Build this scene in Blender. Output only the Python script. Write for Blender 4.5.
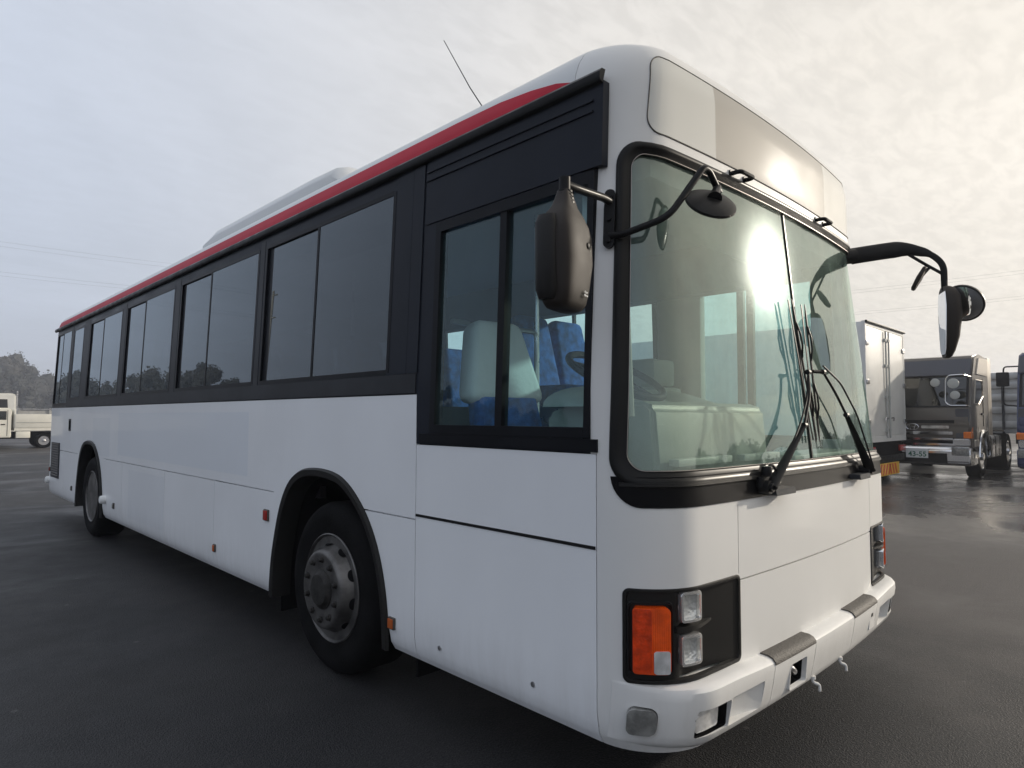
import bpy, bmesh, math, random
from mathutils import Vector, Matrix, Euler, noise
PI=math.pi
for o in list(bpy.data.objects): bpy.data.objects.remove(o,do_unlink=True)
sc=bpy.context.scene
COL=sc.collection
# ---------------------------------------------------------------- camera
cam=bpy.data.cameras.new('camera'); camo=bpy.data.objects.new('camera',cam); COL.objects.link(camo)
cam.sensor_width=36; cam.lens=645.86/1024*36; cam.clip_start=.02; cam.clip_end=4000
YAW,PIT,ROLL=.7752,.0506,.0031
F=Vector((math.sin(YAW)*math.cos(PIT),math.cos(YAW)*math.cos(PIT),math.sin(PIT)))
R_=Vector((math.cos(YAW),-math.sin(YAW),0)); U_=R_.cross(F)
Rr=R_*math.cos(ROLL)+U_*math.sin(ROLL); Ur=U_*math.cos(ROLL)-R_*math.sin(ROLL)
camo.matrix_world=Matrix(((Rr.x,Ur.x,-F.x,-1.8377),(Rr.y,Ur.y,-F.y,-1.1356),(Rr.z,Ur.z,-F.z,1.4481),(0,0,0,1)))
sc.camera=camo
# ---------------------------------------------------------------- sky and sun
SUN_AZ,SUN_EL=math.radians(113.5),math.radians(17)      # azimuth from +y towards +x
SUNV=Vector((math.sin(SUN_AZ)*math.cos(SUN_EL),math.cos(SUN_AZ)*math.cos(SUN_EL),math.sin(SUN_EL)))
w=bpy.data.worlds.new('World'); sc.world=w; w.use_nodes=True
nt=w.node_tree; nt.nodes.clear()
def nn(nt,t,**k):
    n=nt.nodes.new(t)
    for a,b in k.items():
        if a.startswith('i_'):
            key=a[2:]; key=int(key) if key.isdigit() else key
            n.inputs[key].default_value=b
        else: setattr(n,a,b)
    return n
L=nt.links.new
out=nn(nt,'ShaderNodeOutputWorld'); bg=nn(nt,'ShaderNodeBackground'); L(bg.outputs[0],out.inputs[0]); bg.inputs[1].default_value=.10
sky=nn(nt,'ShaderNodeTexSky',sky_type='NISHITA'); sky.sun_disc=False; sky.sun_elevation=SUN_EL; sky.sun_rotation=SUN_AZ; sky.dust_density=3; sky.air_density=1.2
tc=nn(nt,'ShaderNodeTexCoord'); sep=nn(nt,'ShaderNodeSeparateXYZ'); L(tc.outputs['Generated'],sep.inputs[0])
def mth(nt,op,a,b=None,clamp=False):
    n=nt.nodes.new('ShaderNodeMath'); n.operation=op; n.use_clamp=clamp
    for i,v in enumerate((a,b)):
        if v is None: continue
        if isinstance(v,(int,float)): n.inputs[i].default_value=v
        else: nt.links.new(v,n.inputs[i])
    return n.outputs[0]
def mapr(nt,v,a,b,c,d,smooth=True):
    n=nt.nodes.new('ShaderNodeMapRange'); n.interpolation_type='SMOOTHSTEP' if smooth else 'LINEAR'
    nt.links.new(v,n.inputs[0])
    for i,x in enumerate((a,b,c,d)): n.inputs[i+1].default_value=x
    return n.outputs[0]
def mixc(nt,f,a,b,bt='MIX'):
    n=nt.nodes.new('ShaderNodeMix'); n.data_type='RGBA'; n.blend_type=bt
    if isinstance(f,(int,float)): n.inputs[0].default_value=f
    else: nt.links.new(f,n.inputs[0])
    for i,v in ((6,a),(7,b)):
        if isinstance(v,(tuple,list)): n.inputs[i].default_value=tuple(v)+((1,) if len(v)==3 else ())
        else: nt.links.new(v,n.inputs[i])
    return n.outputs[2]
zc=mth(nt,'MAXIMUM',sep.outputs[2],.0)
den=mth(nt,'ADD',zc,.12)
cx=mth(nt,'DIVIDE',sep.outputs[0],den); cy=mth(nt,'DIVIDE',sep.outputs[1],den)
cmb=nn(nt,'ShaderNodeCombineXYZ'); L(cx,cmb.inputs[0]); L(cy,cmb.inputs[1])
n1=nn(nt,'ShaderNodeTexNoise',i_Scale=.75,i_Detail=6.0,i_Roughness=.55,i_Distortion=.6); L(cmb.outputs[0],n1.inputs[0])
mp2=nn(nt,'ShaderNodeMapping'); mp2.inputs['Rotation'].default_value=(0,0,.6); mp2.inputs['Scale'].default_value=(1,2.2,1); L(cmb.outputs[0],mp2.inputs[0])
n2=nn(nt,'ShaderNodeTexNoise',i_Scale=9.0,i_Detail=5.0,i_Roughness=.6,i_Distortion=.4); L(mp2.outputs[0],n2.inputs[0])
dotn=nn(nt,'ShaderNodeVectorMath',operation='DOT_PRODUCT'); L(tc.outputs['Generated'],dotn.inputs[0]); dotn.inputs[1].default_value=SUNV
dt=dotn.outputs['Value']
side=mapr(nt,dt,-.3,.95,0,1)                                  # thin overcast, brighter and warmer towards the sun
cc=mixc(nt,side,(4.75,5.25,6.2),(7.2,6.75,6.05))
vp=mapr(nt,n1.outputs[0],.3,.7,.95,1.04)
rip=mth(nt,'ADD',1.0,mth(nt,'MULTIPLY',mapr(nt,n2.outputs[0],.35,.65,-.055,.05),mapr(nt,dt,.15,.6,.25,1)))
low=mapr(nt,zc,0,.35,.93,1.0)
mul=mth(nt,'MULTIPLY',mth(nt,'MULTIPLY',vp,rip),low)
mc=nn(nt,'ShaderNodeVectorMath',operation='SCALE'); L(cc,mc.inputs[0]); L(mul,mc.inputs['Scale'])
cov=mapr(nt,n1.outputs[0],.25,.6,.90,.98)
base=mixc(nt,cov,sky.outputs[0],mc.outputs[0])
d0=mth(nt,'MAXIMUM',dt,0)
g1=mth(nt,'MULTIPLY',mth(nt,'POWER',d0,850),130.0); g2=mth(nt,'MULTIPLY',mth(nt,'POWER',d0,90),3.2); g3=mth(nt,'MULTIPLY',mth(nt,'POWER',d0,8),1.2)
gs=mth(nt,'ADD',mth(nt,'ADD',g1,g2),g3)
gv=nn(nt,'ShaderNodeVectorMath',operation='SCALE'); gv.inputs[0].default_value=(1,.93,.82); L(gs,gv.inputs['Scale'])
ad=nn(nt,'ShaderNodeVectorMath',operation='ADD'); L(base,ad.inputs[0]); L(gv.outputs[0],ad.inputs[1])
L(ad.outputs[0],bg.inputs[0])
sl=bpy.data.lights.new('sun','SUN'); sl.energy=2.6; sl.angle=math.radians(1.5); sl.color=(1,.90,.76)
so=bpy.data.objects.new('sun',sl); COL.objects.link(so); so.rotation_euler=SUNV.to_track_quat('Z','Y').to_euler(); so.location=(20,-8,12)
sc.view_settings.view_transform='Standard'; sc.view_settings.look='None'; sc.view_settings.exposure=.36; sc.view_settings.gamma=1; sc.view_settings.use_curve_mapping=False
sc.cycles.use_denoising=True; sc.cycles.max_bounces=10; sc.cycles.transparent_max_bounces=16; sc.cycles.sample_clamp_indirect=6
sc.cycles.caustics_reflective=False; sc.cycles.caustics_refractive=False

# ---------------------------------------------------------------- materials
MATS={}
def mat(name,col=(.5,.5,.5),rough=.5,metal=0,coat=0,bump=0,bscale=60,var=0,vscale=3,spec=.5,rvar=0):
    m=bpy.data.materials.new(name); m.use_nodes=True; t=m.node_tree; b=t.nodes['Principled BSDF']
    b.inputs['Base Color'].default_value=(*col,1); b.inputs['Roughness'].default_value=rough; b.inputs['Metallic'].default_value=metal
    b.inputs['Coat Weight'].default_value=coat; b.inputs['Coat Roughness'].default_value=.06; b.inputs['Specular IOR Level'].default_value=spec
    c=nn(t,'ShaderNodeTexCoord')
    if var or rvar:
        n=nn(t,'ShaderNodeTexNoise',i_Scale=float(vscale),i_Detail=5.0,i_Roughness=.6); t.links.new(c.outputs['Object'],n.inputs[0])
        if var:
            o=mixc(t,mapr(t,n.outputs[0],.3,.7,0,1),tuple(x*(1-var) for x in col),tuple(min(1,x*(1+var)) for x in col)); t.links.new(o,b.inputs['Base Color'])
        if rvar: t.links.new(mapr(t,n.outputs[0],.3,.7,max(.02,rough-rvar),rough+rvar),b.inputs['Roughness'])
    if bump:
        n=nn(t,'ShaderNodeTexNoise',i_Scale=float(bscale),i_Detail=3.0); t.links.new(c.outputs['Object'],n.inputs[0])
        bp=nn(t,'ShaderNodeBump',i_Strength=bump,i_Distance=.01); t.links.new(n.outputs[0],bp.inputs['Height']); t.links.new(bp.outputs[0],b.inputs['Normal'])
    MATS[name]=m; return m
def paint(name,col,patches=(),coat=.35,bumpy=.16,sp=.35):
    """sprayed body paint: faint panel waviness, dust film low down, ghost rectangles of removed lettering"""
    m=mat(name,col,.42,0,coat,spec=sp); m.node_tree.nodes['Principled BSDF'].inputs['Coat Roughness'].default_value=.035; t=m.node_tree; b=t.nodes['Principled BSDF']
    g=nn(t,'ShaderNodeNewGeometry'); s=nn(t,'ShaderNodeSeparateXYZ'); t.links.new(g.outputs['Position'],s.inputs[0])
    n=nn(t,'ShaderNodeTexNoise',i_Scale=1.3,i_Detail=6.0,i_Roughness=.65); t.links.new(g.outputs['Position'],n.inputs[0])
    cur=mixc(t,mapr(t,n.outputs[0],.35,.7,0,1),tuple(x*.96 for x in col),col)
    def band(o,a,b_):
        e=.006
        return mth(t,'MULTIPLY',mapr(t,o,a-e,a+e,0,1),mapr(t,o,b_-e,b_+e,1,0))
    for (y0,y1,z0,z1,pc,k,xax) in patches:
        o=s.outputs[0] if xax else s.outputs[1]
        f=mth(t,'MULTIPLY',mth(t,'MULTIPLY',band(o,y0,y1),band(s.outputs[2],z0,z1)),k)
        if xax: f=mth(t,'MULTIPLY',f,mapr(t,s.outputs[1],.19,.2,1,0))
        cur=mixc(t,f,cur,pc)
    # streaky road dirt towards the skirt
    mp=nn(t,'ShaderNodeMapping'); mp.inputs['Scale'].default_value=(7,7,.8); t.links.new(g.outputs['Position'],mp.inputs[0])
    n2=nn(t,'ShaderNodeTexNoise',i_Scale=2.0,i_Detail=6.0,i_Roughness=.7); t.links.new(mp.outputs[0],n2.inputs[0])
    df=mth(t,'MULTIPLY',mapr(t,s.outputs[2],.28,.70,.20,.02),mapr(t,n2.outputs[0],.35,.75,.1,1))
    cur=mixc(t,df,cur,(.36,.33,.29)); t.links.new(cur,b.inputs['Base Color'])
    t.links.new(mapr(t,n.outputs[0],.3,.7,.40,.52),b.inputs['Roughness'])
    n3=nn(t,'ShaderNodeTexNoise',i_Scale=2.2,i_Detail=1.0); t.links.new(g.outputs['Position'],n3.inputs[0])
    bp=nn(t,'ShaderNodeBump',i_Strength=bumpy,i_Distance=.02); t.links.new(n3.outputs[0],bp.inputs['Height']); t.links.new(bp.outputs[0],b.inputs['Normal'])
    return m
def glass(name,tint,refl=1.5,dust=.0,rough=.0,dustcol=(.55,.56,.52),mirrorboost=0,gcol=(1,1,1)):
    m=bpy.data.materials.new(name); m.use_nodes=True; t=m.node_tree; t.nodes.clear()
    o=nn(t,'ShaderNodeOutputMaterial'); tr=nn(t,'ShaderNodeBsdfTransparent'); tr.inputs[0].default_value=(*tint,1)
    gl=nn(t,'ShaderNodeBsdfGlossy'); gl.inputs['Roughness'].default_value=rough; gl.inputs[0].default_value=(*gcol,1)
    lw=nn(t,'ShaderNodeLayerWeight'); lw.inputs[0].default_value=.5; F0=((refl-1)/(refl+1))**2*1.6
    f=mth(t,'ADD',mth(t,'MULTIPLY',mth(t,'POWER',lw.outputs['Facing'],4.2),1-F0),F0+mirrorboost,True)
    a=nn(t,'ShaderNodeMixShader'); t.links.new(f,a.inputs[0]); t.links.new(tr.outputs[0],a.inputs[1]); t.links.new(gl.outputs[0],a.inputs[2])
    if dust:
        df=nn(t,'ShaderNodeBsdfDiffuse'); df.inputs[0].default_value=(*dustcol,1)
        g=nn(t,'ShaderNodeNewGeometry'); mp=nn(t,'ShaderNodeMapping'); mp.inputs['Scale'].default_value=(3,3,1.2); t.links.new(g.outputs['Position'],mp.inputs[0])
        n=nn(t,'ShaderNodeTexNoise',i_Scale=2.0,i_Detail=6.0,i_Roughness=.65); t.links.new(mp.outputs[0],n.inputs[0])
        b=nn(t,'ShaderNodeMixShader'); t.links.new(mapr(t,n.outputs[0],.25,.75,dust*.4,dust*1.5),b.inputs[0]); t.links.new(a.outputs[0],b.inputs[1]); t.links.new(df.outputs[0],b.inputs[2]); a=b
    t.links.new(a.outputs[0],o.inputs[0]); MATS[name]=m; return m
SIGNX=(.61,1.79)
paint('bus_white',(.86,.87,.88),patches=((3.35,6.75,1.03,1.475,(.72,.76,.81),.55,False),(5.15,6.3,.42,.90,(.68,.71,.75),.3,False),(7.1,7.9,.99,1.42,(.68,.72,.76),.35,False)))
paint('mask_white',(.76,.755,.735),coat=.04,bumpy=0,sp=.08)
paint('sign_film',(.64,.64,.60),patches=((.61,1.80,2.3,2.95,(.36,.335,.295),.9,True),),coat=.9,bumpy=0,sp=.02)
paint('roof_white',(.66,.67,.66))
mat('red_paint',(.50,.012,.035),.5,coat=.0,var=.06,spec=.15)
mat('band_black',(.016,.019,.027),.36,coat=.04,var=.15,vscale=2,rvar=.08,spec=.07)
mat('frame_black',(.009,.010,.013),.34,var=.2,spec=.08)
mat('band_grey',(.036,.038,.043),.4,var=.15,spec=.08)
mat('satin_black',(.014,.014,.015),.38,rvar=.1,vscale=8,spec=.12)
mat('cowl_black',(.005,.005,.006),.38,spec=.07)
mat('bead_metal',(.34,.30,.28),.35,.6)
mat('gasket_rubber',(.012,.012,.012),.33,spec=.15)
mat('dark_plastic',(.014,.0135,.013),.42,bump=.15,bscale=350,spec=.2)
mat('mirror_shell',(.020,.015,.012),.62,rvar=.06,spec=.35)
mat('pad_grey',(.085,.078,.07),.6,bump=.5,bscale=120,var=.12,spec=.3)
mat('tyre_rubber',(.0075,.0075,.008),.75,bump=.25,bscale=90,var=.3,vscale=7,spec=.06)
mat('wheel_steel',(.13,.125,.12),.45,.7,var=.45,vscale=7)
mat('hub_dirty',(.04,.038,.036),.6,.4,var=.45,vscale=14,spec=.2)
mat('chrome',(.75,.75,.75),.12,1)
mat('alu',(.55,.55,.56),.3,1,rvar=.1)
mat('mirror_glass',(.8,.82,.84),.01,1)
mat('amber',(.88,.085,.002),.10,coat=1,var=.25,vscale=14)
_t=MATS['amber'].node_tree; _g=nn(_t,'ShaderNodeNewGeometry'); _w=nn(_t,'ShaderNodeTexWave',wave_type='BANDS',bands_direction='X',i_Scale=60.0); _t.links.new(_g.outputs['Position'],_w.inputs[0]); _b=nn(_t,'ShaderNodeBump',i_Strength=.35,i_Distance=.003); _t.links.new(_w.outputs[1],_b.inputs['Height']); _t.links.new(_b.outputs[0],_t.nodes['Principled BSDF'].inputs['Normal'])
mat('amber_dark',(.62,.045,.002),.15,coat=1,var=.3,vscale=30,bump=.3,bscale=70)
mat('amber_small',(.45,.10,.02),.3)
mat('red_lens',(.35,.02,.015),.2)
mat('lamp_rim',(.85,.85,.84),.16,.8)
mat('lamp_silver',(.92,.92,.90),.22,.55)
_t=MATS['lamp_silver'].node_tree; _g=nn(_t,'ShaderNodeNewGeometry'); _w=nn(_t,'ShaderNodeTexVoronoi',i_Scale=75.0); _t.links.new(_g.outputs['Position'],_w.inputs[0]); _b=nn(_t,'ShaderNodeBump',i_Strength=.5,i_Distance=.004); _t.links.new(_w.outputs['Distance'],_b.inputs['Height']); _t.links.new(_b.outputs[0],_t.nodes['Principled BSDF'].inputs['Normal'])
mat('lens_grey',(.20,.20,.19),.15,coat=.7,var=.3,vscale=25)
mat('reflector',(.85,.85,.84),.15,.45,var=.25,vscale=18)
mat('underbody',(.010,.010,.011),.9,spec=.02)
mat('seal_dark',(.006,.006,.006),.7,spec=.02)
mat('floor_vinyl',(.10,.11,.12),.5)
mat('liner',(.32,.32,.30),.7)
mat('liner_dark',(.09,.10,.11),.7)
mat('dash_grey',(.24,.26,.235),.42,bump=.2,bscale=200,var=.1)
mat('seat_blue',(.014,.095,.34),.85,var=.5,vscale=14,bump=.3,bscale=120)
mat('cover_white',(.78,.79,.78),.85,var=.05,bump=.2,bscale=40)
mat('pale_plastic',(.42,.43,.41),.4)
glass('windshield_glass',(.76,.87,.81),1.62,.12,.012,(.48,.66,.56),.03,(.90,1,.95))
glass('clear_side_glass',(.74,.93,.95),1.44,.05,0,(.22,.42,.48),0,(.80,.96,1))
glass('privacy_glass',(.012,.015,.02),1.56,.012,.004,(.3,.33,.38),.0,(.84,.93,1))
glass('lens_clear',(.92,.93,.93),1.5,.0,.02)
# asphalt: dark aggregate with worn and damp areas, sunlit side painted paler
def asphalt():
    m=mat('asphalt',(.045,.045,.048),.7); t=m.node_tree; b=t.nodes['Principled BSDF']
    g=nn(t,'ShaderNodeNewGeometry'); P=g.outputs['Position']
    a=nn(t,'ShaderNodeTexNoise',i_Scale=.28,i_Detail=6.0,i_Roughness=.6,i_Distortion=.5); t.links.new(P,a.inputs[0])
    f=nn(t,'ShaderNodeTexNoise',i_Scale=85.0,i_Detail=5.0,i_Roughness=.7); t.links.new(P,f.inputs[0])
    v=nn(t,'ShaderNodeTexVoronoi',i_Scale=140.0); t.links.new(P,v.inputs[0])
    mm=nn(t,'ShaderNodeTexNoise',i_Scale=2.2,i_Detail=8.0,i_Roughness=.75); t.links.new(P,mm.inputs[0])
    c1=mixc(t,mapr(t,a.outputs[0],.35,.68,0,1),(.013,.0135,.016),(.030,.029,.030))
    c2=mixc(t,mth(t,'MULTIPLY',mapr(t,f.outputs[0],.42,.72,0,1),.55),c1,(.085,.083,.080))
    c3=mixc(t,mth(t,'MULTIPLY',mapr(t,mm.outputs[0],.60,.72,0,1),.45),c2,(.075,.072,.070))
    v2=nn(t,'ShaderNodeTexVoronoi',i_Scale=2.6); t.links.new(P,v2.inputs[0])
    spot=mth(t,'MULTIPLY',mapr(t,v2.outputs['Distance'],.03,.055,1,0),.4)
    c4=mixc(t,spot,c3,(.16,.155,.15))
    # brighter sunlit side of the yard painted into the colour, irregular edge
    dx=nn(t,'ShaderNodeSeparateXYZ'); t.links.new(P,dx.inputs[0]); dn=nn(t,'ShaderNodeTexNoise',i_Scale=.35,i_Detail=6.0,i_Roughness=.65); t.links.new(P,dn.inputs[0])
    sunlit_tone=mapr(t,mth(t,'ADD',dx.outputs[0],mapr(t,dn.outputs[0],.25,.75,-2.6,2.6,False)),1.6,4.6,0,1)
    c5=mixc(t,mth(t,'MULTIPLY',sunlit_tone,.75),c4,mixc(t,mapr(t,mm.outputs[0],.3,.7,0,1),(.068,.062,.060),(.092,.084,.080)))
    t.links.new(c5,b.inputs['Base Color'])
    wet=nn(t,'ShaderNodeTexNoise',i_Scale=.42,i_Detail=4.0,i_Roughness=.55,i_Distortion=1.2)
    mp=nn(t,'ShaderNodeMapping'); mp.inputs['Scale'].default_value=(.8,1.0,1); mp.inputs['Rotation'].default_value=(0,0,.5); t.links.new(P,mp.inputs[0]); t.links.new(mp.outputs[0],wet.inputs[0])
    wf=mapr(t,wet.outputs[0],.50,.62,0,1)
    r=mth(t,'ADD',mapr(t,wet.outputs[0],.40,.68,.62,.46),mapr(t,mm.outputs[0],.3,.7,-.05,.06)); t.links.new(r,b.inputs['Roughness'])
    sx=nn(t,'ShaderNodeSeparateXYZ'); t.links.new(P,sx.inputs[0])
    rg=mth(t,'MULTIPLY',mapr(t,sx.outputs[0],6,9.5,0,1),mapr(t,sx.outputs[1],5.5,3,0,1))
    pd=nn(t,'ShaderNodeTexNoise',i_Scale=.34,i_Detail=4.0,i_Roughness=.6,i_Distortion=.8); t.links.new(P,pd.inputs[0])
    pf=mth(t,'MULTIPLY',mapr(t,pd.outputs[0],.42,.64,0,1),rg)
    r=mth(t,'SUBTRACT',r,mth(t,'MULTIPLY',rg,.20))
    rr=t.nodes.new('ShaderNodeMix'); t.links.new(pf,rr.inputs[0]); t.links.new(r,rr.inputs[2]); rr.inputs[3].default_value=.17; t.links.new(rr.outputs[0],b.inputs['Roughness'])
    t.links.new(mth(t,'ADD',.26,mth(t,'ADD',mth(t,'MULTIPLY',pf,.15),mth(t,'MULTIPLY',rg,.3))),b.inputs['Specular IOR Level'])
    bh=mth(t,'ADD',mth(t,'MULTIPLY',f.outputs[0],.6),mth(t,'MULTIPLY',v.outputs['Distance'],.9))
    bp=nn(t,'ShaderNodeBump',i_Distance=.006); t.links.new(bh,bp.inputs['Height']); t.links.new(mth(t,'MULTIPLY',mapr(t,wet.outputs[0],.45,.62,.55,.3),mth(t,'MULTIPLY',mapr(t,pf,0,1,1,.2),mapr(t,rg,0,1,1,.6))),bp.inputs['Strength']); t.links.new(bp.outputs[0],b.inputs['Normal'])
    return m
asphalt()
M=MATS
# ---------------------------------------------------------------- helpers
def newobj(name,bm,m,parent=None,smooth=True,ang=35,recalc=True):
    if recalc: bmesh.ops.recalc_face_normals(bm,faces=bm.faces)
    me=bpy.data.meshes.new(name); bm.to_mesh(me); bm.free()
    ms=m if isinstance(m,(list,tuple)) else [m]
    for x in ms: me.materials.append(M[x] if isinstance(x,str) else x)
    if smooth:
        for p in me.polygons: p.use_smooth=True
        me.set_sharp_from_angle(angle=math.radians(ang))
    o=bpy.data.objects.new(name,me); COL.objects.link(o)
    if parent is not None:
        o.parent=parent; off=world_off(parent)
        me.transform(Matrix.Translation(-off))
    return o
def world_off(o):
    v=Vector((0,0,0))
    while o is not None: v=v+o.location; o=o.parent
    return v
def thing(name,label,cat,loc=(0,0,0),rz=0,group=None,parent=None,kind=None):
    o=bpy.data.objects.new(name,None); COL.objects.link(o); o.empty_display_size=.2
    o.location=loc; o.rotation_euler=(0,0,rz)
    if parent: o.parent=parent; o.location=Vector(loc)-world_off(parent)
    if label: o['label']=label
    if cat: o['category']=cat
    if group: o['group']=group
    if kind: o['kind']=kind
    return o
def box(bm,a,b,bev=0,mi=0,seg=2):
    r=bmesh.ops.create_cube(bm,size=1); vs=r['verts']
    for v in vs: v.co=Vector(((a[i]+b[i])/2+v.co[i]*(b[i]-a[i]) for i in range(3)))
    fs=set(f for v in vs for f in v.link_faces)
    for f in fs: f.material_index=mi
    if bev:
        es=list(set(e for v in vs for e in v.link_edges)); rr=bmesh.ops.bevel(bm,geom=es,offset=bev,segments=seg,profile=.6,affect='EDGES')
        for f in rr['faces']: f.material_index=mi
        return [v for v in rr['verts']]
    return vs
def hexa(bm,p,mi=0):
    """8 points: bottom 4 (ccw) then top 4"""
    v=[bm.verts.new(x) for x in p]
    for q in ((0,3,2,1),(4,5,6,7),(0,1,5,4),(1,2,6,5),(2,3,7,6),(3,0,4,7)):
        f=bm.faces.new([v[i] for i in q]); f.material_index=mi
    return v
def tube(bm,pts,r,n=12,cap=True,closed=False,mi=0,flat=None,up0=None):
    pts=[Vector(p) for p in pts]; N=len(pts); rings=[]
    rs=r if isinstance(r,(list,tuple)) else [r]*N
    up=None
    for i,p in enumerate(pts):
        if closed: d=(pts[(i+1)%N]-pts[i-1]).normalized()
        else: d=(pts[min(i+1,N-1)]-pts[max(i-1,0)]).normalized()
        if up is None:
            up=Vector(up0) if up0 else (Vector((0,0,1)) if abs(d.z)<.9 else Vector((1,0,0)))
        up=(up-d*up.dot(d)).normalized(); s=d.cross(up)
        fx,fy=(flat or (1,1))
        rings.append([bm.verts.new(p+s*math.cos(2*PI*k/n)*rs[i]*fx+up*math.sin(2*PI*k/n)*rs[i]*fy) for k in range(n)])
    for i in range(N if closed else N-1):
        a,b=rings[i],rings[(i+1)%N]
        for k in range(n):
            f=bm.faces.new((a[k],a[(k+1)%n],b[(k+1)%n],b[k])); f.material_index=mi
    if cap and not closed:
        bm.faces.new(list(reversed(rings[0]))).material_index=mi; bm.faces.new(rings[-1]).material_index=mi
def smoothpath(pts,k=6,rad=.05):
    """round the corners of a polyline"""
    pts=[Vector(p) for p in pts]; out=[pts[0]]
    for i in range(1,len(pts)-1):
        a,b,c=pts[i-1],pts[i],pts[i+1]; r=min(rad,(a-b).length*.45,(c-b).length*.45)
        p=b+(a-b).normalized()*r; q=b+(c-b).normalized()*r
        for j in range(k+1):
            t=j/k; out.append(p*(1-t)**2+b*2*t*(1-t)+q*t*t)
    out.append(pts[-1]); return out
def lathe(bm,prof,c,axis='x',n=48,mi=0,sgn=1):
    """prof: list of (r,h); h along axis"""
    rings=[]
    for r,h in prof:
        ring=[]
        for k in range(n):
            a=2*PI*k/n; u,v=r*math.cos(a),r*math.sin(a)
            p={'x':(h*sgn,u,v),'y':(u,h*sgn,v),'z':(u,v,h*sgn)}[axis]
            ring.append(bm.verts.new(Vector(c)+Vector(p)))
        rings.append(ring)
    for a,b in zip(rings,rings[1:]):
        for k in range(n):
            f=bm.faces.new((a[k],a[(k+1)%n],b[(k+1)%n],b[k])); f.material_index=mi
    if prof[0][0]>1e-4: bm.faces.new(rings[0]).material_index=mi
    if prof[-1][0]>1e-4: bm.faces.new(rings[-1]).material_index=mi
    bmesh.ops.remove_doubles(bm,verts=[v for r_ in rings for v in r_],dist=1e-5)
def prism_yz(bm,poly,x0,x1,mi=0):
    a=[bm.verts.new((x0,y,z)) for y,z in poly]; b=[bm.verts.new((x1,y,z)) for y,z in poly]; n=len(poly)
    bm.faces.new(a).material_index=mi; bm.faces.new(list(reversed(b))).material_index=mi
    for i in range(n): bm.faces.new((a[i],b[i],b[(i+1)%n],a[(i+1)%n])).material_index=mi
def text_mesh(name,s,size,m,parent,mat4,depth=.001,bold=0):
    cu=bpy.data.curves.new(name,'FONT'); cu.body=s; cu.size=size; cu.align_x='CENTER'; cu.align_y='CENTER'; cu.extrude=depth; cu.offset=bold
    to=bpy.data.objects.new('tmp',cu); COL.objects.link(to); bpy.context.view_layer.update()
    me=bpy.data.meshes.new_from_object(to.evaluated_get(bpy.context.evaluated_depsgraph_get())); bpy.data.objects.remove(to,do_unlink=True)
    me.transform(mat4); me.transform(Matrix.Translation(-world_off(parent))); me.materials.clear(); me.materials.append(M[m])
    o=bpy.data.objects.new(name,me); COL.objects.link(o); o.parent=parent; return o
def boolean(bm,cut,op='DIFFERENCE'):
    """exact boolean, returns a new bmesh"""
    for b in (bm,cut): bmesh.ops.recalc_face_normals(b,faces=b.faces)
    ma=bpy.data.meshes.new('a'); bm.to_mesh(ma); mb=bpy.data.meshes.new('b'); cut.to_mesh(mb); bm.free(); cut.free()
    oa=bpy.data.objects.new('a',ma); ob=bpy.data.objects.new('b',mb); COL.objects.link(oa); COL.objects.link(ob)
    md=oa.modifiers.new('b','BOOLEAN'); md.operation=op; md.solver='EXACT'; md.object=ob; md.use_self=True
    bpy.context.view_layer.update(); ev=oa.evaluated_get(bpy.context.evaluated_depsgraph_get()); me=bpy.data.meshes.new_from_object(ev)
    r=bmesh.new(); r.from_mesh(me)
    bpy.data.objects.remove(oa,do_unlink=True); bpy.data.objects.remove(ob,do_unlink=True)
    for x in (ma,mb,me): bpy.data.meshes.remove(x)
    return r
def setmat(bm,fn):
    for f in bm.faces: f.material_index=fn(f.calc_center_median(),f.normal)

# ---------------------------------------------------------------- ground
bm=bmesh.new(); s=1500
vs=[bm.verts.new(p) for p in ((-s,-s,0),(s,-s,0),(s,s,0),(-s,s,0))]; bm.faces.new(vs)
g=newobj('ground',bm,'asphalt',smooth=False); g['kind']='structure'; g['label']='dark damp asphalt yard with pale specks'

# ================================================================= BUS
BUS=thing('city_bus','white city bus with black window band and red roof stripe','bus',(1.245,5.3,0))
HW=1.245; LEN=10.62; BOW=.06; RAD=.24
def crown(P): return [((2.72+(z-2.72)*1.09) if z>2.72 else z,v) for z,v in P]
def interp(p,z):
    if z<=p[0][0]: return p[0][1]
    for (a,b),(c,d) in zip(p,p[1:]):
        if z<=c: return b+(d-b)*(z-a)/(c-a)
    return p[-1][1]
XS=[(.30,.035),(.34,.012),(.42,0),(1.55,0),(2.72,.047),(2.78,.060),(2.83,.082),(2.87,.11),(2.90,.145),(2.93,.195),(2.955,.27),(2.975,.37),(2.995,.53),(3.01,.72),(3.02,.95)]
XS=crown(XS)
Y0=[(.30,.02),(.54,.0),(1.12,.0),(1.24,.014),(2.45,.134),(2.55,.140),(2.76,.140),(2.82,.148),(2.87,.170),(2.90,.198),(2.93,.24),(2.955,.30),(2.975,.38),(2.995,.52),(3.01,.70),(3.02,.95)]
Y0=crown(Y0)
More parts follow.
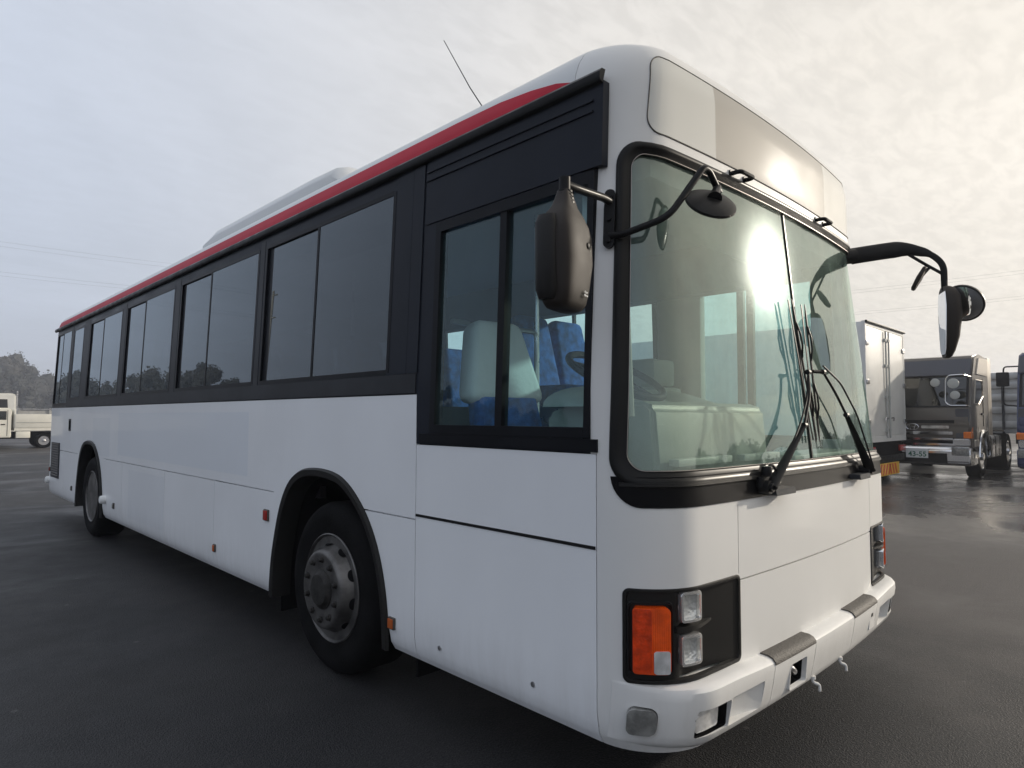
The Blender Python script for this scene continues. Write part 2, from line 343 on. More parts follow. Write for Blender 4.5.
def outline(z,off=0,n_c=14,n_f=18,rear=True):
    """plan outline at height z, rear-left -> front -> rear-right; off>0 outwards"""
    xs=interp(XS,z)-off; y0=interp(Y0,z)-off; w=HW-xs; r=min(RAD+off,w*.9)
    P=[]
    def yf(u):
        t=max(0,(abs(u)*w-(w-r))/r); return y0+BOW*u*u+r*(1-math.sqrt(max(0,1-t*t)))
    yr=LEN+off-max(0,(interp(XS,z)-.047))*.8
    side=[(xs,yr-.12),(xs,yr*.5),(xs,1.39),(xs,y0+BOW+r+.03)]
    P+=[(HW-w*.55,yr)]+[(xs+.12*(1-math.sin(PI/2*k/5)),yr-.12*(1-math.cos(PI/2*k/5))) for k in range(5)]+side
    for k in range(n_c):
        a=PI/2*k/n_c; u=-((w-r)+r*math.cos(a))/w; P.append((HW+u*w,yf(u)))
    for k in range(n_f+1):
        u=-(w-r)/w*(1-2*k/n_f); P.append((HW+u*w,yf(u)))
    n=len(P)
    left=[p for p in P if p[0]<HW-1e-4]; mid=[p for p in P if abs(p[0]-HW)<=1e-4]
    return left+mid+[(2*HW-x,y) for x,y in reversed(left)]
def clipx(path):
    return path
def front_path(z,off=0):
    """dense front outline from the left side (y=1.2) round the front to the right side, with arc length 0 at the centre"""
    o=outline(z,off,24,40); pts=[p for p in o if p[1]<1.3]; pts=[(pts[0][0],1.3)]+pts+[(pts[-1][0],1.3)]
    s=[0]
    for a,b in zip(pts,pts[1:]): s.append(s[-1]+math.hypot(a[0]-b[0],a[1]-b[1]))
    m=s[-1]/2; return pts,[v-m for v in s]
_fc={}
def gz(z): return 1-.092*max(0,z-1.31)      # the pillars lean in, so arc positions shrink with height
def SP(s,z,off=0):
    """point on the front skin: arc length s from the centre line (negative = driver's side), height z, outward offset"""
    key=(round(z,4)); s*=gz(z)
    if key not in _fc: _fc[key]=front_path(z)
    pts,ss=_fc[key]
    import bisect
    i=min(max(bisect.bisect(ss,s),1),len(ss)-1); a,b=pts[i-1],pts[i]; t=(s-ss[i-1])/max(1e-9,ss[i]-ss[i-1])
    x=a[0]+(b[0]-a[0])*t; y=a[1]+(b[1]-a[1])*t
    if off:
        i0,i1=max(0,i-2),min(len(pts)-1,i+1); dx,dy=pts[i1][0]-pts[i0][0],pts[i1][1]-pts[i0][1]; l=math.hypot(dx,dy); x+=dy/l*off; y-=dx/l*off
    return Vector((x,y,z))
def s_of(x,y,z):
    pts,ss=front_path(z); best=min(range(len(pts)),key=lambda i:(pts[i][0]-x)**2+(pts[i][1]-y)**2); return ss[best]/gz(z)
def loft(levels,off=0):
    bm=bmesh.new(); rings=[[bm.verts.new((x,y,z)) for x,y in outline(zz,off)] for z,zz in levels]
    n=len(rings[0])
    for a,b in zip(rings,rings[1:]):
        for k in range(n): bm.faces.new((a[k],a[(k+1)%n],b[(k+1)%n],b[k]))
    bm.faces.new(rings[0]); bm.faces.new(rings[-1]); return bm
ZL=[.30,.32,.34,.38,.42,.54,.7,.9,1.12,1.18,1.24,1.4,1.55,1.8,2.0,2.2,2.45,2.55,2.65,2.72,2.75,2.78,2.805,2.83,2.85,2.87,2.885,2.90,2.915,2.93,2.943,2.955,2.965,2.975,2.985,2.995,3.003,3.01,3.02]
ZL=[z if z<=2.72 else 2.72+(z-2.72)*1.09 for z in ZL]
def srr(s0,s1,z0,z1,r,n=30,tilt=0):
    """rounded rectangle in (s,z) as columns: list of (s,zlo,zhi)"""
    out=[]; cs=[]
    rn=8
    for k in range(rn+1): cs.append(s0+r*(1-math.cos(PI/2*k/rn)))
    for k in range(1,n): cs.append(s0+r+(s1-s0-2*r)*k/n)
    for k in range(rn+1): cs.append(s1-r*(1-math.cos(PI/2*(rn-k)/rn)))
    for c in cs:
        t=max(0,(s0+r-c)/r,(c-(s1-r))/r) if r>0 else 0; d=r*(1-math.sqrt(max(0,1-t*t)))
        if t>=1: d=r*.985
        out.append((c,z0+d,z1-d))
    return out
def patch(cols,oin,oout,nz=10,mi=0,bm=None,back=True):
    """closed slab following the front skin between two offsets"""
    bm=bm or bmesh.new(); G=[]
    for off in (oout,oin):
        G.append([[bm.verts.new(SP(c,lo+(hi-lo)*j/nz,off)) for j in range(nz+1)] for c,lo,hi in cols])
    A,B=G; n=len(cols)
    def q(*v):
        f=bm.faces.new(v); f.material_index=mi
    for i in range(n-1):
        for j in range(nz):
            q(A[i][j],A[i+1][j],A[i+1][j+1],A[i][j+1])
            if back: q(B[i][j+1],B[i+1][j+1],B[i+1][j],B[i][j])
        q(A[i+1][0],A[i][0],B[i][0],B[i+1][0]); q(A[i][nz],A[i+1][nz],B[i+1][nz],B[i][nz])
    for j in range(nz):
        q(A[0][j],A[0][j+1],B[0][j+1],B[0][j]); q(A[-1][j+1],A[-1][j],B[-1][j],B[-1][j+1])
    return bm
def loop_path(cols,off,nz=14):
    P=[SP(c,lo,off) for c,lo,hi in cols]; c,lo,hi=cols[-1]; P+=[SP(c,lo+(hi-lo)*j/nz,off) for j in range(1,nz)]
    P+=[SP(c,hi,off) for c,lo,hi in reversed(cols)]; c,lo,hi=cols[0]; P+=[SP(c,hi+(lo-hi)*j/nz,off) for j in range(1,nz)]
    return P
# key arc positions taken on the driver's side and mirrored
sWo=abs(s_of(.013,.253,1.31))        # outer edge of the windshield gasket
sWi=abs(s_of(.036,.202,1.29))        # edge of the glass
WZ0,WZ1=1.245,2.445
# window rectangles on the sides (y0,y1,mullion)
WIN=[(1.653,3.205,2.468),(3.33,4.957,4.24),(5.14,6.70,6.03),(6.90,8.375,7.70),(8.75,9.32,None)]
WB,WT=1.672,2.612
BELT=1.553

ARCHF=[(2.945,.20),(2.935,.50),(2.864,.76),(2.80,.92),(2.70,1.055),(2.557,1.13),(2.38,1.150),(2.19,1.142),(2.06,1.112),(1.93,1.04),(1.80,.925),(1.70,.775),(1.635,.60),(1.60,.40),(1.59,.20)]
def chaikin(P,n=3):
    for _ in range(n):
        Q=[P[0]]
        for (a,b),(c,d) in zip(P,P[1:]): Q+=[(a*.75+c*.25,b*.75+d*.25),(a*.25+c*.75,b*.25+d*.75)]
        P=Q+[P[-1]]
    return P
ARCHF=chaikin(ARCHF,2)
ARCHR=[(y+5.71,z) for y,z in ARCHF]
def archpoly(A,g):
    c=(sum(p[0] for p in A)/len(A),.55); 
    return [(c[0]+(y-c[0])*(1-g/.65),z if z<=.2 else c[1]+(z-c[1])*(1-g/.6)) for y,z in A]
def shell():
    o=loft([(z,z) for z in ZL]); 
    T=.045
    zi=[z for z in ZL if z<2.955]
    i=bmesh.new(); rings=[]
    lv=[(.26,.34)]+[(z,z) for z in zi if z>=.34]
    i=loft(lv,-T)
    return boolean(o,i)
SH=shell()
cut=bmesh.new()
for sd in (0,1):
    X0,X1=((-.1,.2) if sd==0 else (2.49-.2,2.59))
    for k,(a,b,m_) in enumerate(WIN): box(cut,(X0,a,WB),(X1,b,WT))
    box(cut,(X0,9.50,1.60),(X1,LEN-.14,2.64))
    if sd==0: box(cut,(X0,.352,1.392),(X1,1.262,2.345))
    else: box(cut,(X0,.42,1.2),(X1,1.40,2.42))
    for A in (ARCHF,ARCHR): prism_yz(cut,archpoly(A,.0),X0-.02,X1+(.02))
# rear window
box(cut,(.25,LEN-.1,1.65),(2.24,LEN+.2,2.5))
SH=boolean(SH,cut)
# windshield opening
wcols=srr(-sWo+.012,sWo-.012,1.215,2.463,.085,46)
SH=boolean(SH,patch(wcols,-.12,.12))
# headlight recess
sH0,sH1=abs(s_of(.018,.212,.70)),abs(s_of(.487,.02,.70))
HZ0,HZ1=.548,.858
for sg in (-1,1):
    a,b=sorted((sg*sH0,sg*sH1)); SH=boolean(SH,patch(srr(a,b,HZ0,HZ1,.022,12),-.12,.12))
# panel seams
cut=bmesh.new(); G=.0038; D=.022
sHood=abs(s_of(.505,.02,.9))
for s_ in (-sHood,sHood):
    pass
def seam_s(s_,z0,z1):
    patch([(s_-.0022,z0,z1),(s_+.0022,z0,z1)],-D,.05,12,bm=cut)
def seam_z(z_,s0,s1,g=.0022,n=30):
    patch([(s0+(s1-s0)*k/n,z_-g,z_+g) for k in range(n+1)],-D,.05,1,bm=cut)
seam_s(-sHood,.862,1.118); seam_s(sHood,.862,1.118); seam_z(.838,-sHood-.0,sHood+.0,.003)
SH=boolean(SH,cut)
cut=bmesh.new()
for X0,X1 in ((-.05,D),(2.49-D,2.54)):
    box(cut,(X0,1.392+.003,.960-G),(X1,1.95,.960+G)); box(cut,(X0,2.93,.960-G),(X1,7.31,.960+G)); box(cut,(X0,8.66,.960-G),(X1,LEN+.1,.960+G))
    for y,z0,z1 in ((3.955,.29,.957),(5.145,.29,.957),(6.55,.29,.957),(9.52,.29,.957),(9.05,.963,1.5)): box(cut,(X0,y-G*.8,z0),(X1,y+G*.8,z1))
SH=boolean(SH,cut)
def part_poly(*polys):
    c=bmesh.new()
    for P in polys: prism_yz(c,P,-1,4)
    return boolean(SH.copy(),c,'INTERSECT')
def part_of(boxes):
    c=bmesh.new()
    for a,b in boxes: box(c,a,b)
    return boolean(SH.copy(),c,'INTERSECT')
lowb=part_of([((-1,.311,.2),(4,1.388,1.314)),((-1,1.393,.2),(4,LEN+1,BELT))])
newobj('lower_body',lowb,'bus_white',BUS,ang=28,recalc=False)
band=part_poly([(.338,1.318),(1.3905,1.318),(1.3905,BELT+.004),(LEN+1,BELT+.004),(LEN+1,2.722),(.338,2.722)])
newobj('window_band',band,'band_black',BUS,ang=28,recalc=False)
msk=part_poly([(-1,.2),(.307,.2),(.307,1.316),(.334,1.316),(.334,2.7235),(.4485,2.7235),(.4485,4),(-1,4)])
for f in msk.faces:
    c=f.calc_center_median(); f.material_index=0
newobj('front_panel',msk,'mask_white',BUS,ang=28,recalc=False)
rf=part_of([((-1,.4515,2.7245),(4,LEN+1,4))])
newobj('roof',rf,'roof_white',BUS,ang=28,recalc=False)
SH.free()
# filler behind the seams so that no light shows
for x0,x1 in ((.012,.035),(2.455,2.478)):
    for a,b in (((x0,.29,.36),(x1,.33,1.299)),((x0,1.38,.36),(x1,1.40,1.299)),((x0,.33,1.30),(x1,1.38,1.33))):
        bm=bmesh.new(); box(bm,a,b); newobj('seam_filler',bm,'seal_dark',BUS,smooth=False)
# black belt strip under the driver's window
bm=bmesh.new(); box(bm,(-.003,.313,.976),(.006,1.386,.988)); newobj('belt_strip',bm,'satin_black',BUS,smooth=False)
# drip rail, red stripe
def rsec(y,x_out,z0,z1,sg): pass
for sg in (1,-1):
    X=lambda x: x if sg==1 else 2*HW-x
    bm=bmesh.new()
    y0=.30; prof=[(.036,2.688),(.022,2.694),(.016,2.705),(.018,2.728),(.030,2.742),(.052,2.744)]
    rings=[[bm.verts.new((X(x),y,z)) for x,z in prof] for y in (y0,1.4,5,LEN-.02)]
    for a,b in zip(rings,rings[1:]):
        for k in range(len(prof)-1): bm.faces.new((a[k],a[k+1],b[k+1],b[k]))
    bm.faces.new(rings[0]); bm.faces.new(rings[-1])
    newobj('drip_rail',bm,'satin_black',BUS)
    bm=bmesh.new(); ys=[.455,.55,.7,.9,1.2,1.6,3,5,8,LEN-.13]; zt=[2.752,2.785,2.815,2.838,2.846,2.846,2.842,2.838,2.836,2.836]
    rings=[]
    for y,zz in zip(ys,zt):
        rings.append([bm.verts.new((X(interp(XS,2.742+(zz-2.742)*j/6)-.003),y,2.742+(zz-2.742)*j/6)) for j in range(7)])
    for a,b in zip(rings,rings[1:]):
        for k in range(6): bm.faces.new((a[k],a[k+1],b[k+1],b[k]))
    bmesh.ops.recalc_face_normals(bm,faces=bm.faces)
    bmesh.ops.solidify(bm,geom=list(bm.faces),thickness=.0015)
    newobj('roof_stripe',bm,'red_paint',BUS)
# roof unit (air conditioner)
bm=bmesh.new(); prof=[(0,2.98),(-.03,3.14),(.02,3.22),(.12,3.255),(.6,3.27)]
yl=[(2.70,.0,.0),(2.82,.55,.02),(2.95,.95,.0),(3.3,1,0),(5.2,1,0),(5.45,.8,.0),(5.62,.4,.05),(5.72,.0,.1)]
rings=[]
for y,hf,ins in yl:
    L_=[(.40+a+ins, 2.98+(z-2.98)*hf) for a,z in prof]; rings.append([bm.verts.new((x,y,z)) for x,z in L_]+[bm.verts.new((2*HW-x,y,z)) for x,z in reversed(L_)])
for a,b in zip(rings,rings[1:]):
    for k in range(len(a)-1): bm.faces.new((a[k],a[k+1],b[k+1],b[k]))
newobj('roof_unit',bm,'roof_white',BUS,ang=50)
bm=bmesh.new(); lathe(bm,[(.03,0),(.026,.02),(.012,.035),(.006,.06)],(.5,1.39,3.0),'z',16)
tube(bm,[(.5,1.39,3.03),(.5,1.60,3.32),(.5,1.843,3.70)],[.0035,.003,.0022],6)
newobj('antenna',bm,'satin_black',BUS)
# ---------------- windshield
gcols=srr(-sWi-.012,sWi+.012,1.232,2.448,.075,46)
bm=patch(gcols,-.020,-.019,14,back=False)
# single sheet split at the centre
bm.free(); bm=bmesh.new()
for a,b in ((-sWi-.012,-.0025),(.0025,sWi+.012)):
    cols=[(c,lo,hi) for c,lo,hi in gcols if a<=c<=b]
    cols=([(a,)+cols[0][1:]] if cols[0][0]>a+1e-4 else [])+cols+([(b,)+cols[-1][1:]] if cols[-1][0]<b-1e-4 else [])
    gr=[[bm.verts.new(SP(c,lo+(hi-lo)*j/16,-.018)) for j in range(17)] for c,lo,hi in cols]
    for p,q in zip(gr,gr[1:]):
        for j in range(16): bm.faces.new((p[j],q[j],q[j+1],p[j+1]))
ws=newobj('windshield',bm,'windshield_glass',BUS,ang=60)
bm=bmesh.new(); patch([(-.006,1.24,2.44),(.006,1.24,2.44)],-.024,-.012,20,bm=bm); newobj('windshield_divider',bm,'gasket_rubber',BUS,ang=60)
# outer rubber gasket: wide at the pillars, narrower at the top
bm=bmesh.new(); oc=srr(-sWo,sWo,1.205,2.475,.095,46); ic=srr(-sWi,sWi,1.262,2.428,.06,46)
def ring2(bm,o,i,prof,mi=0):
    """prof: list of (t,off) t 0=outer loop 1=inner loop"""
    n=len(o); R=[[bm.verts.new(a.lerp(b,0)) for a,b in ()] for _ in ()]
    rows=[]
    for t,off in prof: rows.append((t,off))
    A=[loop_sz(o),loop_sz(i)]; N=len(A[0]); V=[]
    for t,off in rows: V.append([bm.verts.new(SP(a[0]+(b[0]-a[0])*t,a[1]+(b[1]-a[1])*t,off)) for a,b in zip(*A)])
    for a,b in zip(V,V[1:]):
        for k in range(N): f=bm.faces.new((a[k],a[(k+1)%N],b[(k+1)%N],b[k])); f.material_index=mi
def loop_sz(cols,nz=20):
    P=[(c,lo) for c,lo,hi in cols]; c,lo,hi=cols[-1]; P+=[(c,lo+(hi-lo)*j/nz) for j in range(1,nz)]
    P+=[(c,hi) for c,lo,hi in reversed(cols)]; c,lo,hi=cols[0]; P+=[(c,hi+(lo-hi)*j/nz) for j in range(1,nz)]
    return P
ring2(bm,oc,ic,[(0,-.01),(.0,.004),(.08,.009),(.3,.010),(.5,.007),(.62,.000),(.85,-.004),(.97,-.008),(1,-.022)])
newobj('windshield_gasket',bm,'gasket_rubber',BUS,ang=50)
bm=bmesh.new(); ring2(bm,srr(-sWi-.003,sWi+.003,1.259,2.431,.062,46),srr(-sWi,sWi,1.262,2.428,.06,46),[(0,-.006),(.2,-.002),(.8,-.002),(1,-.006)])
newobj('gasket_bead',bm,'bead_metal',BUS,ang=50)
# black cowl under the windshield
sC=abs(s_of(.012,.25,1.22))
bm=bmesh.new(); cols=[(c,lo,1.2405) for c,lo,hi in srr(-sC,sC,1.135,1.36,.10,46)]
patch(cols,-.01,.0042,6,bm=bm); newobj('cowl_panel',bm,'cowl_black',BUS,ang=50)
bm=bmesh.new(); patch([(-sC+.03+(2*sC-.06)*k/60,1.208,1.221) for k in range(61)],.0,.014,2,bm=bm); newobj('cowl_trim',bm,'dark_plastic',BUS,ang=50)
# hood top lip : small white ledge
# destination panel (recessed film panel above the windshield)
sS0=abs(s_of(.19,.192,2.62))
bm=bmesh.new(); dc=srr(-sS0,sS0,2.522,2.832,.065,46)
patch(dc,-.02,.0015,12,bm=bm); newobj('destination_panel',bm,'sign_film',BUS,ang=50)
bm=bmesh.new(); ring2(bm,srr(-sS0-.006,sS0+.006,2.516,2.838,.07,46),dc,[(0,-.004),(.1,.0035),(.5,.0045),(1,.001)]); newobj('panel_trim',bm,'pad_grey',BUS,ang=50)
# grab handles above the windshield
for sx in (-.52,.52):
    bm=bmesh.new(); h=.065; z=2.487
    pts=smoothpath([SP(sx-h,z,.0),SP(sx-h,z,.045),SP(sx+h,z,.045),SP(sx+h,z,.0)],5,.02)
    tube(bm,pts,.0095,10)
    for e in (-h,h): tube(bm,[SP(sx+e,z,-.002),SP(sx+e,z,.006)],.018,12)
    newobj('grab_handle',bm,'satin_black',BUS)
# ---------------- headlights
def headlight(sg):
    hs=thing('headlight_cluster',None,None,(HW+sg*.95,.12,.7),parent=BUS)
    Q=lambda s_,z,o=0: SP(sg*s_,z,o)
    bm=bmesh.new()
    a,b=sorted((sg*sH0,sg*sH1))
    oc=srr(a-.004,b+.004,HZ0-.004,HZ1+.004,.024,12)
    ring2(bm,oc,srr(a+.012,b-.012,HZ0+.012,HZ1-.012,.014,12),[(0,-.004),(.0,.004),(.3,.006),(.8,.004),(1,-.01)])
    # recess back plate, deep near the lamps and shallow at the inner end
    cols=srr(a+.010,b-.010,HZ0+.010,HZ1-.010,.015,24)
    def dep(c):
        t=(sH0-abs(c))/(sH0-sH1)             # 0 at the outer end, 1 inner
        if t<.34: return -.004
        if t<.40: return -.004-.028*(t-.34)/.06
        if t<.62: return -.032
        return -.032+.030*min(1,(t-.62)/.36)
    V=[[bm.verts.new(SP(c,lo+(hi-lo)*j/8,dep(c))) for j in range(9)] for c,lo,hi in cols]
    for p,q in zip(V,V[1:]):
        for j in range(8): bm.faces.new((p[j],q[j],q[j+1],p[j+1]))
    for row in (0,8):
        for p,q in zip(V,V[1:]):
            pa=p[row].co; bm.faces.new((p[row],q[row],bm.verts.new(q[row].co+Vector((0,-.0,0))+(SP(0,.7,.04)-SP(0,.7,0)).normalized()*.0),bm.verts.new(p[row].co+Vector((0,0,1e-4)))))
    bmesh.ops.delete(bm,geom=[f for f in bm.faces if f.calc_area()<1e-7],context='FACES')
    newobj('lamp_housing',bm,'dark_plastic',hs,ang=40)
    def pc(x,y,z): return abs(s_of(x,y,z))
    s0,s1=pc(.030,.180,.7),pc(.102,.094,.7)
    # turn signal with a clear corner lens
    bm=bmesh.new(); a,b=sorted((sg*s0,sg*s1)); za,zb=.588,.806
    patch(srr(a,b,za,zb,.012,10),-.006,.033,8,bm=bm); 
    ts=newobj('turn_signal',bm,'amber',hs,ang=40)
    sm=s0+(s1-s0)*.56
    bm=bmesh.new(); a,b=sorted((sg*(s0-.001),sg*(s0+(s1-s0)*.50))); patch(srr(a,b,za+.004,zb-.004,.010,8),-.004,.0355,6,bm=bm); newobj('signal_side_lens',bm,'amber_dark',ts,ang=40)
    bm=bmesh.new(); a,b=sorted((sg*sm,sg*(s1+.001))); patch(srr(a,b,.590,.665,.008,8),-.004,.0365,6,bm=bm); newobj('position_lens',bm,'reflector',hs,ang=40)
    bm=bmesh.new(); a,b=sorted((sg*(s0+.008),sg*(s1-.008))); ring2(bm,srr(a-.014 if sg<0 else a-.014,b+.014,za-.014,zb+.014,.02,10),srr(a-.005,b+.005,za-.004,zb+.004,.012,10),[(0,-.003),(.2,.008),(.7,.008),(1,-.003)]); newobj('lamp_bezel',bm,'satin_black',hs,ang=40)
    # two square projector lamps
    h0,h1=pc(.143,.068,.7),pc(.253,.039,.7)
    for (z0,z1) in ((.742,.848),(.596,.702)):
        bm=bmesh.new(); a,b=sorted((sg*h0,sg*h1)); cols=srr(a,b,z0,z1,.014,6); inn=srr(a+.013,b-.013,z0+.013,z1-.013,.008,6)
        ring2(bm,cols,inn,[(0,-.035),(0,.002),(.15,.006),(.8,.006),(1,-.004),(1,-.020)])
        hl=newobj('headlight',bm,'lamp_rim',hs,ang=40)
        bm=bmesh.new(); c=SP((a+b)/2,(z0+z1)/2,-.028); n=(SP((a+b)/2,(z0+z1)/2,.05)-SP((a+b)/2,(z0+z1)/2,0)).normalized()
        q=n.to_track_quat('Z','Y').to_matrix().to_4x4(); b2=bmesh.new(); lathe(b2,[(.048,.014),(.036,.004),(.018,-.008),(.004,-.012),(.0,-.012)],(0,0,0),'z',24)
        b2.transform(Matrix.Translation(c)@q); me=bpy.data.meshes.new('t'); b2.to_mesh(me); b2.free(); bm.from_mesh(me)
        newobj('reflector_bowl',bm,'lamp_silver',hl,ang=60,recalc=False)
        bm=bmesh.new(); gcol=inn; 
        V=[[bm.verts.new(SP(cc,lo+(hi-lo)*j/4,.0035)) for j in range(5)] for cc,lo,hi in gcol]
        for p,qq in zip(V,V[1:]):
            for j in range(4): bm.faces.new((p[j],qq[j],qq[j+1],p[j+1]))
        newobj('headlight_lens',bm,'lens_clear',hl)
    # horizontal fin between them
    bm=bmesh.new(); N=16; f0,f1=pc(.136,.07,.7),pc(.34,.03,.7); top=[];
    for k in range(N+1):
        s_=sg*(f0+(f1-f0)*k/N); o=.006-.030*(k/N)**2
        top.append([bm.verts.new(SP(s_,.722+dz,oo)) for dz,oo in ((-.016*(1-k/N*.6),o-.035),(-.011*(1-k/N*.6),o),(.010*(1-k/N*.6),o),(.015*(1-k/N*.6),o-.035))])
    for a_,b_ in zip(top,top[1:]):
        for j in range(3): bm.faces.new((a_[j],a_[j+1],b_[j+1],b_[j]))
    newobj('lamp_fin',bm,'dark_plastic',hs,ang=50)
for sg in (-1,1): headlight(sg)
# ---------------- bumper
def bump_out(t,z,off):
    pass
def patchv(cols,fin,oout,bm,nz=4):
    n=len(cols); A=[[bm.verts.new(SP(c,lo+(hi-lo)*j/nz,oout)) for j in range(nz+1)] for c,lo,hi in cols]; B=[[bm.verts.new(SP(c,lo+(hi-lo)*j/nz,fin(c))) for j in range(nz+1)] for c,lo,hi in cols]
    for i in range(n-1):
        for j in range(nz): bm.faces.new((A[i][j],A[i+1][j],A[i+1][j+1],A[i][j+1])); bm.faces.new((B[i][j+1],B[i+1][j+1],B[i+1][j],B[i][j]))
        bm.faces.new((A[i+1][0],A[i][0],B[i][0],B[i+1][0])); bm.faces.new((A[i][nz],A[i+1][nz],B[i+1][nz],B[i][nz]))
    for j in range(nz): bm.faces.new((A[0][j],A[0][j+1],B[0][j+1],B[0][j])); bm.faces.new((A[-1][j+1],A[-1][j],B[-1][j],B[-1][j+1]))
def bumper():
    zs=[(.315,.000),(.322,.022),(.340,.040),(.37,.050),(.44,.058),(.495,.062),(.512,.058),(.524,.046),(.530,.026),(.533,-.03)]
    # protrusion fades in round the corner: full at the front, 0 where it meets the side
    bm=bmesh.new(); N=120; S=1.34; rows=[]
    for k in range(N+1):
        s_=-S+2*S*k/N; a=abs(s_); f=min(1,(S-a)/.36); f=f*f*(3-2*f); rz=(1-f)
        row=[]
        for z,o in zs:
            zz=z+(.025*rz if z<.4 else 0)
            if z>.5: zz=z+.010*min(1,max(0,(a-.61)/.25))      # corner pieces rise to meet the lamp housings
            row.append(bm.verts.new(SP(s_,zz,o*f+.003 + (.030*(1-min(1,a/1.0)) if False else 0))))
        row.append(bm.verts.new(SP(s_,.34,-.05))); rows.append(row)
    for a,b in zip(rows,rows[1:]):
        for j in range(len(a)-1): bm.faces.new((a[j],a[j+1],b[j+1],b[j]))
        bm.faces.new((a[-1],a[0],b[0],b[-1]))
    bm.faces.new(rows[0]); bm.faces.new(rows[-1])
    cut=bmesh.new()
    for sg in (-1,1):
        # seam between corner piece and centre piece, corner lamp and fog lamp openings
        s_=sg*.605; patch([(s_-.002,.28,.60),(s_+.002,.28,.60)],.02,.2,6,bm=cut)
        a,b=sorted((sg*CL[0],sg*CL[1])); patch(srr(a,b,.377,.472,.028,10),.004,.2,6,bm=cut)
        a,b=sorted((sg*FL[0],sg*FL[1])); patch(srr(a,b,.366,.462,.010,10),-.2,.2,6,bm=cut)
        patchv(srr(*sorted((sg*(FL[1]-.004),sg*.675)),.362,.466,.008,10),lambda c: .056-.050*max(0,min(1,(abs(c)-.675)/(FL[1]-.675)))**.8,.2,cut)
    patch(srr(-.463,-.318,.372,.470,.010,8),-.2,.2,6,bm=cut)
    for s_ in (-.235,.235): patch([(s_-.0022,.28,.60),(s_+.0022,.28,.60)],.045,.2,6,bm=cut)
    bm=boolean(bm,cut)
    b=newobj('bumper',bm,'mask_white',BUS,ang=32,recalc=False)
    return b
CL=(abs(s_of(.022,.206,.43))-.0,abs(s_of(.080,.125,.43)))
FL=(abs(s_of(.178,.062,.43)),abs(s_of(.362,.04,.43)))
BP=bumper()
# dark boxes inside the bumper openings
for a,b in [(-.463,-.318)]+[tuple(sorted((sg*FL[0],sg*FL[1]))) for sg in (-1,1)]:
    bm=bmesh.new(); z0,z1=(.372,.470) if b-a<.16 else (.366,.462)
    ring2(bm,srr(a+.0005,b-.0005,z0+.0005,z1-.0005,.010,10),srr(a+.001,b-.001,z0+.001,z1-.001,.010,10),[(0,.044),(.5,.044),(.5,.004)])
    patch(srr(a,b,z0,z1,.010,10),.0035,.006,4,bm=bm); newobj('opening_liner',bm,'underbody',BUS)
bm=bmesh.new(); tube(bm,smoothpath([SP(-.41,.44,.01),SP(-.41,.44,.040),SP(-.37,.41,.04),SP(-.37,.41,.01)],6,.02),.012,10); newobj('tow_hook',bm,'alu',BUS)
# recessed frame round the tow opening
bm=bmesh.new(); ring2(bm,srr(-.470,-.311,.365,.477,.014,8),srr(-.461,-.320,.374,.468,.008,8),[(0,.048),(.15,.0635),(.6,.0635),(1,.045)]); newobj('tow_frame',bm,'mask_white',BUS,ang=40)
for sg in (-1,1):
    # rubber pads on the step
    bm=bmesh.new(); a,b=sorted((sg*.238,sg*.602)); n=12
    prof=[(.470,.0625),(.470,.0665),(.500,.0680),(.516,.0650),(.528,.054),(.5355,.036),(.5365,-.02),(.530,-.02)]
    rows=[[bm.verts.new(SP(a+(b-a)*k/n,z+(.0),o)) for z,o in [(.505,.060),(.505,.0668),(.516,.0650),(.529,.053),(.5365,.034),(.5375,-.008),(.530,-.008)]] for k in range(n+1)]
    for p,q in zip(rows,rows[1:]):
        for j in range(len(p)-1): bm.faces.new((p[j],p[j+1],q[j+1],q[j]))
    bm.faces.new(rows[0]); bm.faces.new(rows[-1])
    newobj('step_pad',bm,'pad_grey',BUS,ang=40)
    # corner lamp
    bm=bmesh.new(); a,b=sorted((sg*CL[0],sg*CL[1])); patch(srr(a+.004,b-.004,.381,.468,.024,10),-.01,.034,6,bm=bm)
    newobj('corner_lamp',bm,'lens_grey',BUS,ang=40)
    # fog lamp at the outer end of its recess
    bm=bmesh.new(); a,b=sorted((sg*FL[0],sg*(FL[0]-.125))); patch(srr(a+.010,b-.0,.376,.456,.012,8),.006,.034,6,bm=bm)
    newobj('fog_lamp',bm,'reflector',BUS,ang=40)
# plate hooks, key cover
for s_ in (-.20,.115):
    bm=bmesh.new(); tube(bm,smoothpath([SP(s_,.352,.035),SP(s_,.322,.052),SP(s_+.02,.316,.068),SP(s_+.02,.288,.070)],4,.012),.0065,8); lathe(bm,[(.011,-.006),(.011,.006)],SP(s_,.345,.047),'z',10); newobj('plate_hook',bm,'mask_white',BUS)
bm=bmesh.new(); patch(srr(.50,.592,.385,.475,.008,6),.05,.0605,4,bm=bm); newobj('key_cover',bm,'mask_white',BUS,ang=40)
bm=bmesh.new(); patch(srr(.515,.545,.448,.466,.004,4),.06,.0635,4,bm=bm); newobj('cover_latch',bm,'satin_black',BUS,ang=40)
